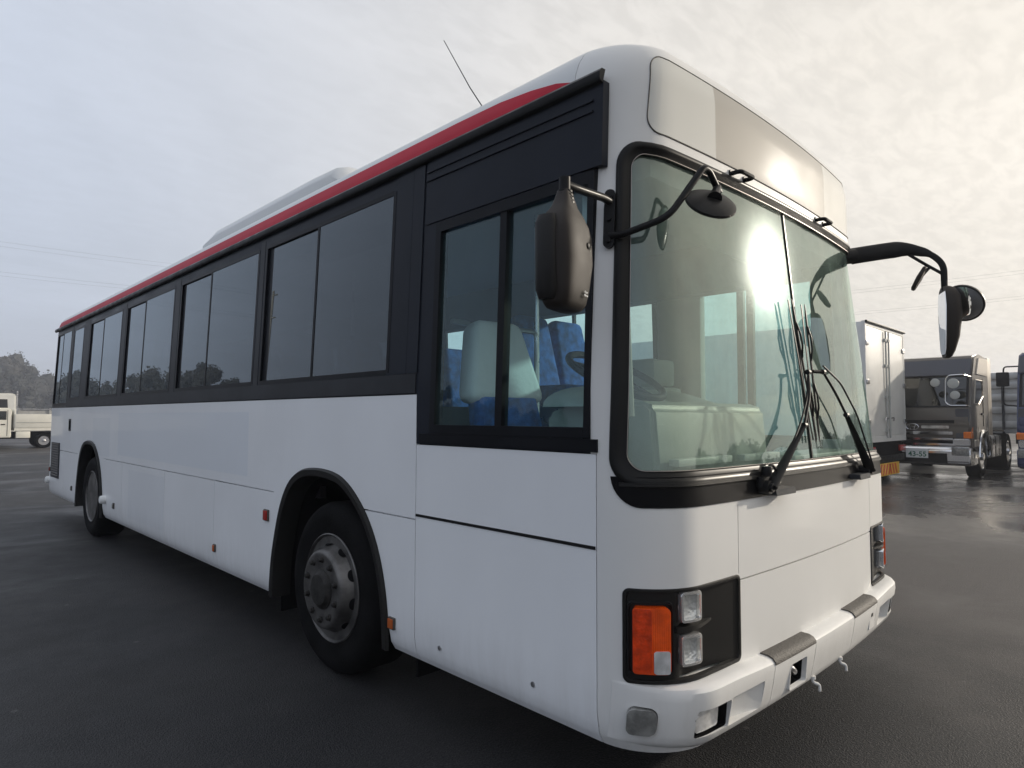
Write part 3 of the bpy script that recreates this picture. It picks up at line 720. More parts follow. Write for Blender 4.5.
# ---------------- side windows
def side_x(z): return .04*max(0,z-1.55)
def pane(bm,y0,y1,z0,z1,dx,sd,mi=0):
    q=[]
    for y,z in ((y0,z0),(y1,z0),(y1,z1),(y0,z1)):
        x=side_x(z)+dx; q.append(bm.verts.new((x if sd==0 else 2*HW-x,y,z)))
    bm.faces.new(q).material_index=mi
def fbar(bm,y0,y1,z0,z1,d0,d1,sd,mi=0):
    """bar following the side plane between depths d0 (outer) and d1"""
    P=[]
    for z in (z0,z1):
        for d,y in ((d0,y0),(d1,y0),(d1,y1),(d0,y1)):
            x=side_x(z)+d; P.append((x if sd==0 else 2*HW-x,y,z))
    hexa(bm,P,mi)
def side_window(y0,y1,m,z0,z1,sd,gm,fr=.013):
    w_=thing('window',None,None,(side_x(z0) if sd==0 else 2*HW-side_x(z0),(y0+y1)/2,z0),parent=BUS)
    bm=bmesh.new(); o=-.0015
    fbar(bm,y0-.012,y0+fr,z0-.004,z1+.004,o,.035,sd); fbar(bm,y1-fr,y1+.012,z0-.004,z1+.004,o,.035,sd)
    fbar(bm,y0+fr,y1-fr,z0-.014,z0+fr,o,.035,sd); fbar(bm,y0+fr,y1-fr,z1-fr,z1+.012,o,.035,sd)
    if m:
        fbar(bm,m-.011,m+.011,z0+fr,z1-fr,-.001,.030,sd)
        fbar(bm,y1-fr-.075,y1-fr-.001,z0+fr,z1-fr,.014,.034,sd)      # dark sash stile of the sliding pane
    newobj('window_frame',bm,'frame_black',w_,smooth=False)
    segs=[(y0+fr,m-.011,.002),(m+.011,y1-fr-.075,.012)] if m else [(y0+fr,y1-fr,.002)]
    for a,b,d in segs:
        bm=bmesh.new(); pane(bm,a,b,z0+fr-.002,z1-fr+.002,d,sd); newobj('window_pane',bm,gm,w_,smooth=False,recalc=False)
for sd in (0,1):
    for y0,y1,m in WIN: side_window(y0,y1,m,WB,WT,sd,'privacy_glass' if sd==0 else 'clear_side_glass')
    side_window(9.50,LEN-.145,10.05,1.60,2.64,sd,'privacy_glass',.018)
    # lighter posts and bottom rail
    for a,b in ((3.232,3.303),(4.985,5.112),(6.728,6.872),(8.403,8.722),(9.35,9.47)):
        bm=bmesh.new(); fbar(bm,a,b-.004,1.657,2.66,-.002,.01,sd); newobj('window_post',bm,'band_grey',BUS,smooth=False)
    bm=bmesh.new(); fbar(bm,1.40,9.47,BELT+.008,1.655,-.0055,.01,sd); newobj('window_rail',bm,'band_grey',BUS,smooth=False)
# driver's window
dw=thing('driver_window',None,None,(0,.8,1.35),parent=BUS)
bm=bmesh.new(); z0,z1=1.392,2.345; y0,y1=.352,1.262
fbar(bm,y0-.018,y0+.012,z0-.02,z1+.02,-.008,.04,0); fbar(bm,y1-.016,y1+.022,z0-.02,z1+.02,-.008,.04,0)
fbar(bm,y0+.012,y1-.016,z0-.022,z0+.018,-.008,.04,0); fbar(bm,y0+.012,y1-.016,z1-.026,z1+.02,-.008,.04,0)
fbar(bm,.802,.842,z0+.018,z1-.026,-.003,.036,0)
fbar(bm,y0-.05,y1+.10,1.322,1.368,-.006,.01,0)
newobj('window_frame',bm,'frame_black',dw,smooth=False)
for a,b,d in ((y0+.012,.802,.018),(.842,y1-.016,.008)):
    bm=bmesh.new(); pane(bm,a,b,z0+.016,z1-.024,d,0); newobj('window_pane',bm,'clear_side_glass',dw,smooth=False,recalc=False)
# black panel above the driver's window with raised ribs, and the wide post behind it
bm=bmesh.new(); fbar(bm,.300,1.372,2.376,2.70,-.006,.03,0); fbar(bm,.345,1.372,2.632,2.640,-.013,-.006,0); fbar(bm,.345,1.372,2.590,2.598,-.013,-.006,0); newobj('header_panel',bm,'band_black',BUS,smooth=False)
bm=bmesh.new(); fbar(bm,1.392,1.482,1.657,2.685,-.006,.01,0); fbar(bm,1.486,1.622,1.657,2.685,-.0045,.01,0); newobj('corner_post',bm,'band_black',BUS,smooth=False)
# side door glass, far side front door
fd=thing('front_door',None,None,(2.45,.9,.4),parent=BUS)
bm=bmesh.new()
for a,b in ((.42,.90),(.92,1.40)):
    for q in ((a,a+.05,.45,2.42),(b-.05,b,.45,2.42),(a,b,.45,.8),(a,b,2.37,2.42)): box(bm,(2.42,q[0]+.001,q[2]+.001),(2.45,q[1]-.001,q[3]-.001))
newobj('door_frame',bm,'frame_black',fd,smooth=False)
bm=bmesh.new(); box(bm,(2.43,.45,.8),(2.436,1.38,2.38)); newobj('door_pane',bm,'clear_side_glass',fd,smooth=False)
# rear window
bm=bmesh.new(); box(bm,(.27,LEN-.02,1.67),(2.22,LEN-.012,2.48)); newobj('rear_window',bm,'privacy_glass',BUS,smooth=False)
# ---------------- wheel arches, wheels
def wheel(y,sd):
    sg=1 if sd==0 else -1; X=lambda x: x if sd==0 else 2*HW-x
    r=.478; cz=.478
    wl=thing('wheel',None,None,(X(.18),y,cz),parent=BUS)
    ax=.03
    bm=bmesh.new()
    prof=[(.292,.020),(.300,.006),(.330,.000),(.385,-.012),(.430,-.006),(.455,.012),(.470,.030),(.478,.050),(.478,.270),(.455,.30),(.36,.31),(.292,.29)]
    lathe(bm,prof+[(.292,.020)],(X(ax),y,cz),'x',72,sgn=sg); newobj('tyre',bm,'tyre_rubber',wl,ang=40)
    bm=bmesh.new(); fr=y<4
    if fr: prof=[(.300,.010),(.303,.0),(.297,-.004),(.288,.006),(.280,.035),(.274,.060),(.262,.050),(.240,.010),(.222,-.035),(.214,-.052),(.203,-.060),(.190,-.060),(.150,-.054),(.02,-.054)]
    else: prof=[(.300,.010),(.303,.0),(.297,-.004),(.288,.006),(.278,.06),(.27,.11),(.255,.16),(.21,.17),(.15,.165),(.02,.165)]
    lathe(bm,prof,(X(ax),y,cz),'x',72,sgn=sg)
    rm=newobj('rim',bm,'wheel_steel',wl,ang=40)
    if fr:
        for k in range(10):
            bm=bmesh.new(); a=2*PI*(k+.3)/10; rad=Vector((0,math.cos(a),math.sin(a))); ax_=Vector((-sg,0,0))
            nrm=(ax_*.36+rad*.93).normalized(); t1=rad.cross(Vector((1,0,0))).normalized(); t2=nrm.cross(t1).normalized()
            c=Vector((X(ax+.008),y,cz))+rad*.2395
            q=[c+nrm*.0035+t1*math.cos(2*PI*j/22)*.033+t2*math.sin(2*PI*j/22)*.024 for j in range(22)]
            va=[bm.verts.new(p+rad*(-.0) +nrm*(.0)) for p in q]; bm.faces.new(va)
            newobj('hand_hole',bm,'underbody',rm,smooth=False)
    bm=bmesh.new(); d=0 if fr else .20
    lathe(bm,[(.112,-.05+d),(.108,-.060+d),(.094,-.066+d),(.084,-.080+d),(.05,-.086+d),(.0,-.086+d)],(X(ax),y,cz),'x',36,sgn=sg)
    hb_=newobj('hub',bm,'hub_dirty',wl,ang=40)
    for k in range(10):
        bm=bmesh.new(); a=2*PI*(k+.5)/10; c=(X(ax-.054+d),y+math.cos(a)*.166,cz+math.sin(a)*.166)
        lathe(bm,[(.021,.01),(.021,-.006),(.015,-.009),(.014,-.020),(.009,-.024),(.0,-.024)],c,'x',6,sgn=sg); newobj('wheel_nut',bm,'hub_dirty',wl,ang=30)
def arch(A,sd):
    X=lambda x: x if sd==0 else 2*HW-x
    bm=bmesh.new()
    def path(g): 
        P=archpoly(A,g); return [Vector((0,y,z)) for y,z in P]
    o=path(-.006); prof=[(.000,-.004),(.010,-.020),(.045,-.016),(.055,.002),(.060,.10)]
    V=[]
    for g,x in prof:
        V.append([bm.verts.new((X(x),p.y,max(p.z,.30))) for p in path(g)])
    for a,b in zip(V,V[1:]):
        for k in range(len(a)-1): bm.faces.new((a[k],a[k+1],b[k+1],b[k]))
    bmesh.ops.remove_doubles(bm,verts=bm.verts,dist=1e-5)
    newobj('wheel_arch',bm,'dark_plastic',BUS,ang=50)
    # inner well
    bm=bmesh.new(); P=path(.045); P=[p for p in P if p.z>.28]
    a=[bm.verts.new((X(.03),p.y,p.z)) for p in P]; b=[bm.verts.new((X(.62),p.y,p.z)) for p in P]
    for k in range(len(a)-1): bm.faces.new((a[k],a[k+1],b[k+1],b[k]))
    bm.faces.new(b); newobj('wheel_well',bm,'underbody',BUS)
for sd in (0,1):
    for y in (2.235,7.985): wheel(y,sd)
    arch(ARCHF,sd); arch(ARCHR,sd)
    X=lambda x: x if sd==0 else 2*HW-x
    for y in (1.50,3.0,8.62):
        bm=bmesh.new(); a,b=sorted((X(.10),X(.42))); box(bm,(a,y-.006,.17),(b,y+.006,.34)); newobj('mud_flap',bm,'underbody',BUS,smooth=False)
# underbody slab and axles
bm=bmesh.new(); box(bm,(.06,.32,.33),(2.43,1.55,.40)); box(bm,(.66,1.55,.33),(1.83,3.0,.45)); box(bm,(.06,3.0,.33),(2.43,7.2,.40)); box(bm,(.66,7.2,.33),(1.83,8.7,.45)); box(bm,(.06,8.7,.33),(2.43,LEN-.1,.40))
box(bm,(.5,2.18,.451),(2.0,2.29,.52)); box(bm,(.5,7.9,.451),(2.0,8.07,.56)); box(bm,(.3,.2,.34),(2.2,.33,.42))
newobj('chassis',bm,'underbody',BUS,smooth=False)
# ---------------- small side fittings
def marker(name,y,z,h,wd,m,lab=None):
    bm=bmesh.new(); box(bm,(-.012,y-wd/2-.006,z-h/2-.006),(.002,y+wd/2+.006,z+h/2+.006),.004); f=newobj(name,bm,'pad_grey',BUS)
    bm=bmesh.new(); box(bm,(-.018,y-wd/2,z-h/2),(-.010,y+wd/2,z+h/2),.003); newobj('marker_lens',bm,m,f)
marker('side_marker',3.022,.802,.062,.055,'red_lens'); marker('side_marker',1.571,.437,.046,.040,'amber_small'); marker('side_marker',3.911,.46,.045,.028,'amber_small')
marker('side_marker',6.82,.482,.05,.03,'lens_grey'); marker('side_marker',8.93,.50,.05,.03,'lens_grey'); marker('side_marker',10.45,.66,.05,.04,'red_lens')
bm=bmesh.new(); lathe(bm,[(.045,.01),(.045,-.04),(.036,-.055),(.0,-.058)],(0,7.20,.515),'x',20); newobj('filler_cap',bm,'cover_white',BUS)
bm=bmesh.new(); lathe(bm,[(.05,.01),(.05,-.03),(.036,-.045),(.0,-.048)],(0,10.52,.50),'x',20); newobj('filler_cap',bm,'cover_white',BUS)
bm=bmesh.new(); box(bm,(-.006,9.13,1.24),(.004,9.25,1.40),.002); hd=newobj('door_handle',bm,'band_grey',BUS)
bm=bmesh.new(); box(bm,(-.010,9.155,1.26),(-.004,9.225,1.38),.002); newobj('handle_recess',bm,'seal_dark',hd)
bm=bmesh.new(); box(bm,(-.010,9.80,.56),(.004,10.36,1.06)); vg=newobj('vent_grille',bm,'band_grey',BUS,smooth=False)
bm=bmesh.new()
for k in range(14): z=.59+k*.034; hexa(bm,[(-.016,9.83,z),(-.010,9.83,z+.012),(-.010,10.33,z+.012),(-.016,10.33,z),(-.018,9.83,z+.004),(-.010,9.83,z+.018),(-.010,10.33,z+.018),(-.018,10.33,z+.004)])
newobj('vent_slats',bm,'pad_grey',vg,smooth=False)
for y,z in ((1.20,.37),(.62,.38)):
    bm=bmesh.new(); lathe(bm,[(.012,.004),(.011,-.002),(.0,-.003)],(.0,y,z+.04),'x',12); newobj('panel_screw',bm,'alu',BUS)

# ---------------- wipers
def wiper(sb,bk,tip_s,bl0,bl1,ref,ref2):
    wp=thing('wiper',None,None,tuple(SP(sb,1.19,.05)),parent=BUS)
    bm=bmesh.new(); base=SP(sb,1.175,.0); p1=SP(sb,1.175,.05)
    tube(bm,[base,p1],.026,14); tube(bm,[p1,SP(sb,1.175,.062)],.017,12)
    P=[SP(a_,z_,o_) for a_,z_,o_ in bk]; tip=P[-1]
    tube(bm,smoothpath(P,4,.05),.0062,8)
    tube(bm,[p1,p1.lerp(P[0],.45),P[0]],[.021,.015,.009],10,flat=(1.3,.6))
    Q=[SP(a_,z_,o_) for a_,z_,o_ in ref2]; tube(bm,[SP(ref2[0][0],1.175,.0),Q[0]],.015,12); tube(bm,smoothpath(Q,4,.05),.0045,8)
    for q_ in (P[0],P[-1]): tube(bm,[q_+Vector((-.012,0,0)),q_+Vector((.012,0,0))],.012,8)
    # base block
    newobj('wiper_arm',bm,'satin_black',wp,ang=40)
    bm=bmesh.new(); a,b=sorted((sb+.03*ref,sb+.20*ref)); patch(srr(a,b,1.140,1.166,.008,6),.0,.055,4,bm=bm); newobj('arm_cover',bm,'band_grey',wp)
    bm=bmesh.new(); n=12
    s0,z0=bl0; s1,z1=bl1
    P=[SP(s0+(s1-s0)*k/n,z0+(z1-z0)*k/n,.022) for k in range(n+1)]; tube(bm,P,[.003]+[.0075]*(n-1)+[.003],8,flat=(.55,1.3))
    P=[SP(s0+(s1-s0)*k/n,z0+(z1-z0)*k/n,.006) for k in range(n+1)]; tube(bm,P,.007,6,flat=(.4,1))
    for k0,k1 in ((2,5),(7,10)):
        A=[SP(s0+(s1-s0)*k/n,z0+(z1-z0)*k/n,.024+.012*math.sin(PI*(k-k0)/(k1-k0))) for k in range(k0,k1+1)]; tube(bm,A,.0045,8)
    P_z=bk[-1][1]; tube(bm,[tip,SP(tip_s,P_z,.022)],.009,8)
    newobj('wiper_blade',bm,'gasket_rubber',wp,ang=50)
SWIP=True
wiper(-.581,[(-.208,1.416,.05),(-.11,1.549,.05),(-.085,1.654,.045)],-.06,(-.018,1.346),(-.118,1.99),1,[(-.50,1.20,.045),(-.226,1.43,.045),(-.128,1.54,.045),(-.083,1.66,.045)])
wiper(.608,[(.339,1.462,.05),(.22,1.57,.05),(.103,1.664,.045)],.03,(.015,1.336),(.039,1.985),-1,[(.68,1.19,.05),(.517,1.462,.05),(.317,1.62,.05),(.114,1.693,.045)])
# nozzle and hoses beside the driver side wiper
bm=bmesh.new(); lathe(bm,[(.018,-.02),(.022,.0),(.018,.02)],SP(-.56,1.235,.03),'z',12); tube(bm,smoothpath([SP(-.56,1.24,.03),SP(-.52,1.265,.035),SP(-.49,1.22,.045)],4,.02),.006,8)
lathe(bm,[(.015,-.02),(.016,.02)],SP(-.60,1.195,.02),'z',12); newobj('washer_nozzle',bm,'satin_black',BUS)

# ---------------- mirrors
def superellipse_shell(bm,levels,n=28,mi=0,ex=2.6):
    """levels: (cx,cy,z,rx,ry)"""
    rings=[]
    for cx_,cy_,z,rx,ry in levels:
        ring=[]
        for k in range(n):
            a=2*PI*k/n; c,s_=math.cos(a),math.sin(a)
            ring.append(bm.verts.new((cx_+rx*math.copysign(abs(c)**(2/ex),c),cy_+ry*math.copysign(abs(s_)**(2/ex),s_),z)))
        rings.append(ring)
    for a,b in zip(rings,rings[1:]):
        for k in range(n): bm.faces.new((a[k],a[(k+1)%n],b[(k+1)%n],b[k])).material_index=mi
    bm.faces.new(rings[0]).material_index=mi; bm.faces.new(rings[-1]).material_index=mi
# driver side: bracket on the corner post
dm=thing('driver_mirror',None,None,(.02,.27,2.15),parent=BUS)
bm=bmesh.new(); sB=-abs(s_of(.028,.27,2.2)); patch(srr(sB-.020,sB+.020,2.062,2.282,.019,6),-.002,.022,10,bm=bm)
for z in (2.09,2.17,2.255): 
    p=SP(sB,z,.02); tube(bm,[p,SP(sB,z,.034)],.011,6)
newobj('mirror_bracket',bm,'satin_black',dm,ang=40)
MX,MY=-.255,.235
bm=bmesh.new(); pb=SP(sB,2.235,.02); top=Vector((MX,MY,2.212))
tube(bm,smoothpath([pb,pb+Vector((-.05,-.01,0)),top+Vector((.05,.0,0)),top],5,.03),.0145,12)
tube(bm,[top+Vector((0,0,.022)),top+Vector((0,0,-.03))],.019,14)
for k in range(4): tube(bm,[top+Vector((0,0,-.024-.013*k)),top+Vector((0,0,-.031-.013*k))],.026+.003*k,16)
newobj('mirror_arm',bm,'satin_black',dm,ang=40)
# housing: swung so the camera sees its rounded back; glass faces the rear
bm=bmesh.new(); lv=[(0,0,2.190,.022,.020),(0,0,2.160,.034,.028),(0,0,2.130,.048,.036),(.002,0,2.105,.074,.048),(.004,0,2.075,.094,.058),(.004,0,2.04,.104,.066),(.004,0,1.95,.104,.070),(.0,0,1.86,.092,.062),(-.004,0,1.815,.084,.054),(-.004,0,1.797,.072,.042),(-.004,0,1.790,.050,.025)]
superellipse_shell(bm,[(_,0,z-1.790,rx,ry) for _,_q,z,rx,ry in lv],32,0,3.6)
bmesh.ops.bisect_plane(bm,geom=list(bm.verts)+list(bm.edges)+list(bm.faces),plane_co=(0,.040,0),plane_no=(0,1,0),clear_outer=True)
es=[e for e in bm.edges if e.is_boundary]; 
if es: bmesh.ops.holes_fill(bm,edges=es)
Mm=Matrix.Translation((MX,MY,1.790))@Matrix.Rotation(math.radians(14),4,'Z')
bm.transform(Mm); newobj('mirror_housing',bm,'mirror_shell',dm,ang=50)
bm=bmesh.new(); superellipse_shell(bm,[(0,z*0+.0,0,0,0)] if False else [(0,0,.03,.06,.002),(0,0,.06,.075,.003),(0,0,.25,.080,.003),(0,0,.28,.06,.002)],20,0,4); bm.transform(Mm@Matrix.Translation((0,.044,0))); newobj('mirror_face',bm,'mirror_glass',dm)
bm=bmesh.new(); superellipse_shell(bm,[(-.078,.020,.03,.022,.030),(-.086,.018,.06,.026,.038),(-.090,.018,.27,.026,.038),(-.082,.02,.30,.020,.030)],14,0,3); bm.transform(Mm); hb=newobj('mirror_backing',bm,'dark_plastic',dm)
bm=bmesh.new()
lathe(bm,[(.011,.0),(.011,-.008),(.008,-.010),(0,-.010)],(.035,-.062,.215),'y',14); bm.transform(Mm@Matrix.Translation((0,0,-.0))); newobj('mirror_plug',bm,'dark_plastic',dm)
for k,(tx,zz,szz) in enumerate((('Clear',.060,.010),('Mirror',.049,.010))):
    text_mesh('mirror_lettering',tx,szz,'cover_white',dm,Mm@Matrix.Translation((.020,-.0668,zz))@Matrix.Rotation(PI/2,4,'X'),.0006,.0003)
# lower arm to the round front mirror
fm=thing('front_mirror',None,None,(.3,.02,2.2),parent=BUS)
bm=bmesh.new(); p0=SP(sB,2.105,.02)
A=[p0,p0+Vector((.02,-.05,.0)),Vector((.13,.085,2.155)),Vector((.262,.02,2.352)),Vector((.30,.02,2.350)),Vector((.395,.03,2.295))]
tube(bm,smoothpath(A,6,.05),.0125,12); e=A[-1]
newobj('mirror_arm',bm,'satin_black',fm,ang=40)
bm=bmesh.new(); c=Vector((.315,.02,2.235))
tube(bm,[c+Vector((.060,.006,.075)),c+Vector((.02,-.004,.035)),c+Vector((-.005,-.016,.010))],[.014,.018,.027],12)
newobj('mirror_joint',bm,'satin_black',fm,ang=40)
bm=bmesh.new(); lathe(bm,[(.0,.018),(.04,.016),(.08,.008),(.094,.0),(.096,-.008),(.092,-.012),(.088,-.010)],(0,0,0),'z',40)
Rm=Matrix.Translation(c)@(Vector((-.42,-.62,.66)).to_track_quat('Z','Y').to_matrix().to_4x4()); bm.transform(Rm); newobj('mirror_housing',bm,'dark_plastic',fm,ang=40)
bm=bmesh.new(); lathe(bm,[(.088,-.010),(.07,-.018),(.04,-.025),(0,-.028)],(0,0,0),'z',40); bm.transform(Rm); newobj('mirror_face',bm,'mirror_glass',fm,ang=60)
# passenger side: long forward arm, big mirror, round mirror, small mirror
pm=thing('passenger_mirror',None,None,(2.45,.2,2.45),parent=BUS)
bm=bmesh.new(); r0=Vector((2.36,.20,2.43))
A=smoothpath([r0,Vector((2.50,.07,2.462)),Vector((2.605,-.03,2.482)),Vector((2.63,-.16,2.43)),Vector((2.63,-.222,2.355)),Vector((2.63,-.222,2.22))],6,.07)
n=len(A); rs=[.050 if k<n*.28 else max(.018,.050-.034*(k-n*.28)/(n*.34)) for k in range(n)]
tube(bm,A,rs,14,flat=(.5,1.0))
tube(bm,smoothpath([Vector((2.60,-.02,2.465)),Vector((2.62,-.13,2.37)),Vector((2.63,-.215,2.30))],4,.03),.009,8)
tube(bm,[r0+Vector((-.05,.04,-.01)),r0+Vector((.02,-.01,.005))],.045,12)
newobj('mirror_arm',bm,'satin_black',pm,ang=50)
bm=bmesh.new(); lv=[(0,0,.42,.040,.03),(0,0,.405,.070,.050),(0,0,.36,.098,.072),(0,0,.25,.106,.078),(0,0,.12,.092,.062),(0,0,.04,.066,.040),(0,0,.01,.046,.026),(0,0,0,.026,.014)]
superellipse_shell(bm,lv,24,0,2.8); bmesh.ops.bisect_plane(bm,geom=list(bm.verts)+list(bm.edges)+list(bm.faces),plane_co=(0,.012,0),plane_no=(0,1,0),clear_outer=True)
es=[e_ for e_ in bm.edges if e_.is_boundary]; bmesh.ops.holes_fill(bm,edges=es)
Mp=Matrix.Translation((2.63,-.222,1.80))@Matrix.Rotation(math.radians(25),4,'Z'); bm.transform(Mp); newobj('mirror_housing',bm,'mirror_shell',pm,ang=50)
bm=bmesh.new(); superellipse_shell(bm,[(0,.0,.02,.040,.002),(0,.0,.05,.066,.002),(0,0,.30,.094,.002),(0,0,.385,.078,.002)],18,0,3.4); bm.transform(Mp@Matrix.Translation((0,.015,0))); newobj('mirror_face',bm,'mirror_glass',pm)
bm=bmesh.new(); tube(bm,[(2.63,-.222,2.26),(2.63,-.222,2.20)],.017,12); tube(bm,[(2.63,-.222,2.235),(2.67,-.28,2.16)],.010,8); newobj('mirror_joint',bm,'satin_black',pm,ang=40)
def roundm(c,rot,r,nm='round_mirror'):
    bm=bmesh.new(); lathe(bm,[(0,.030),(r*.5,.028),(r*.85,.020),(r,.004),(r*1.02,-.012),(r*.97,-.018),(r*.93,-.014)],(0,0,0),'z',32)
    T=Matrix.Translation(c)@Euler(rot).to_matrix().to_4x4(); bm.transform(T); h=newobj(nm,bm,'dark_plastic',pm,ang=40)
    bm=bmesh.new(); lathe(bm,[(r*.93,-.014),(r*.7,-.024),(r*.35,-.031),(0,-.033)],(0,0,0),'z',32); bm.transform(T); newobj('round_mirror_face',bm,'mirror_glass',h,ang=60)
def aimq(c,n,r,nm='round_mirror'):
    """round mirror whose glass faces direction n"""
    q=(-Vector(n)).to_track_quat('Z','Y').to_euler(); roundm(c,tuple(q),r,nm)
aimq((2.685,-.300,2.125),(-.84,.14,-.48),.112)
bm=bmesh.new(); superellipse_shell(bm,[(0,0,-.075,.02,.008),(0,0,-.065,.045,.012),(0,0,0,.055,.016),(0,0,.065,.045,.012),(0,0,.075,.02,.008)],18,0,3)
bm.transform(Matrix.Translation((2.60,-.10,2.285))@Matrix.Rotation(math.radians(28),4,Vector((.98,.2,0)))@Matrix.Rotation(math.radians(12),4,'Z')); newobj('small_mirror',bm,'mirror_shell',pm,ang=50)
bm=bmesh.new(); tube(bm,[(2.60,-.105,2.295),(2.622,-.15,2.345)],[.014,.008],8); newobj('small_mirror_stem',bm,'satin_black',pm)

# ---------------- interior
bm=bmesh.new(); box(bm,(.07,1.40,1.175),(2.42,3.1,1.21)); box(bm,(.07,3.1,.86),(2.42,7.1,.92)); box(bm,(.07,7.1,1.175),(2.42,LEN-.1,1.21)); box(bm,(.07,.30,.70),(2.40,1.40,.76)); newobj('interior_floor',bm,'floor_vinyl',BUS,smooth=False)
bm=bmesh.new(); box(bm,(.10,.50,2.66),(2.39,LEN-.1,2.70)); newobj('interior_ceiling',bm,'liner',BUS,smooth=False)
bm=bmesh.new(); box(bm,(.065,1.40,1.215),(.09,LEN-.1,1.62)); box(bm,(2.40,1.62,1.215),(2.425,LEN-.1,1.62)); box(bm,(.10,1.4,2.50),(.34,LEN-.2,2.655)); box(bm,(2.25,.45,2.32),(2.395,LEN-.2,2.655))
newobj('interior_lining',bm,'liner_dark',BUS,smooth=False)
bm=bmesh.new(); box(bm,(.25,.235,2.37),(2.24,.62,2.64),.02); newobj('visor_box',bm,'liner',BUS)
bm=bmesh.new()
P=[(.215,1.262),(.235,1.485),(.27,1.510),(.60,1.525),(.78,1.46),(.80,.80),(.30,.80)]
x0,x1=.25,1.20; a=[bm.verts.new((x0,y,z)) for y,z in P]; b=[bm.verts.new((x1,y,z)) for y,z in P]; n=len(P)
bm.faces.new(a); bm.faces.new(b)
for k in range(n): bm.faces.new((a[k],a[(k+1)%n],b[(k+1)%n],b[k]))
bmesh.ops.bevel(bm,geom=list(bm.edges),offset=.018,segments=3,affect='EDGES')
db=newobj('dashboard',bm,'dash_grey',BUS,ang=40)
bm=bmesh.new()
for cx_,w_ in ((.50,.34),(.98,.26)):
    rr=[]
    for k in range(13):
        t=k/12; y=.42+.30*t; h=.03+.10*math.sin(PI*min(1,t*1.1)*.5)
        rr.append([bm.verts.new((cx_+w_*math.cos(PI*j/14),y,1.49+h*.75*math.sin(PI*j/14))) for j in range(15)])
    for p,q in zip(rr,rr[1:]):
        for j in range(14): bm.faces.new((p[j],p[j+1],q[j+1],q[j]))
    bm.faces.new(rr[0]); bm.faces.new(rr[-1])
newobj('instrument_hood',bm,'dash_grey',db,ang=50)
bm=bmesh.new(); box(bm,(.30,.155,1.262),(.72,.20,1.29),.005); box(bm,(.80,.14,1.262),(1.15,.18,1.29),.005); box(bm,(1.35,.15,1.20),(2.2,.35,1.265),.01); newobj('dash_vent',bm,'pale_plastic',db)
bm=bmesh.new(); box(bm,(1.36,.15,.70),(2.30,.26,1.20),.02); newobj('front_lining',bm,'dash_grey',BUS)
# steering wheel
bm=bmesh.new(); c=Vector((.46,.56,1.63)); tl=math.radians(28)
pts=[c+Vector((math.cos(2*PI*k/40)*.22,math.sin(2*PI*k/40)*.22*math.cos(tl),-math.sin(2*PI*k/40)*.22*math.sin(tl)*-1)) for k in range(40)]
tube(bm,pts,.016,10,closed=True)
for a in (.5,2.64,-1.57): tube(bm,[c,c+Vector((math.cos(a)*.23,math.sin(a)*.23*math.cos(tl),math.sin(a)*.23*math.sin(tl)))],.011,8)
lathe(bm,[(.0,.02),(.05,.01),(.05,-.02),(.03,-.05)],c,'z',20); tube(bm,[c+Vector((0,0,-.03)),c+Vector((0,-.05,-.20))],.035,12)
newobj('steering_wheel',bm,'satin_black',BUS)
# seats
def seat(x,y,fz,wd,cov,parts_h=.80,tilt=.20):
    st=thing('seat',None,None,(x,y,fz),parent=BUS)
    bm=bmesh.new(); box(bm,(x-wd/2,y-.24,fz+.32),(x+wd/2,y+.22,fz+.46),.045,seg=3); newobj('cushion',bm,'seat_blue',st)
    def back(bm,x0,x1,z0,z1,g,rz):
        vs=box(bm,(x0,-.055-g,z0),(x1,.055+g,z1),rz,seg=3)
    bm=bmesh.new(); back(bm,-wd/2,wd/2,.0,parts_h,0,.05)
    for v in bm.verts:
        t=max(0,(v.co.z-parts_h*.55)/(parts_h*.45)); v.co.x*=1-(.42 if cov else .22)*t*t
    T=Matrix.Translation((x,y+.22,fz+.42))@Matrix.Rotation(-tilt,4,'X'); bm.transform(T); newobj('backrest',bm,'seat_blue',st,ang=60)
    if cov:
        bm=bmesh.new(); back(bm,-wd/2-.006,wd/2+.006,parts_h*.50,parts_h+.012,.008,.05)
        for v in bm.verts:
            t=max(0,(v.co.z-parts_h*.55)/(parts_h*.45)); v.co.x*=1-(.42 if cov else .22)*t*t
            v.co.z+=noise.noise(v.co*9)*.01
        bm.transform(T); newobj('headrest_cover',bm,'cover_white',st,ang=60)
    bm=bmesh.new(); box(bm,(x-wd/2+.06,y-.18,fz),(x-wd/2+.10,y+.18,fz+.33)); box(bm,(x+wd/2-.10,y-.18,fz),(x+wd/2-.06,y+.18,fz+.33)); newobj('seat_leg',bm,'alu',st,smooth=False)
seat(.52,1.02,.68,.52,True,.86,.22)
for y in (2.0,2.85,3.7,4.55,5.4,6.25,7.1,7.95,8.8,9.65):
    for x in ((1.75,2.17) if y<2.5 else (.34,.78,1.75,2.17)): seat(x,y,(1.215 if y<2.5 else .925 if y<7 else 1.215),.42,False,(.60 if y<2.5 else .70),.22)
bm=bmesh.new()
for x,y in ((.95,1.5),(1.5,1.5),(.95,3.6),(1.5,3.6)): tube(bm,[(x,y,.9),(x,y,2.67)],.016,10)
tube(bm,smoothpath([(.95,1.5,1.85),(.95,1.5,1.95),(.30,1.5,1.95)],4,.05),.014,10)
newobj('grab_pole',bm,'alu',BUS)
bm=bmesh.new(); box(bm,(.12,1.50,.92),(.93,1.52,1.50)); newobj('driver_partition',bm,'liner_dark',BUS,smooth=False)
bm=bmesh.new(); box(bm,(2.33,1.20,.77),(2.40,1.56,2.318),.01); newobj('door_pillar',bm,'liner',BUS)
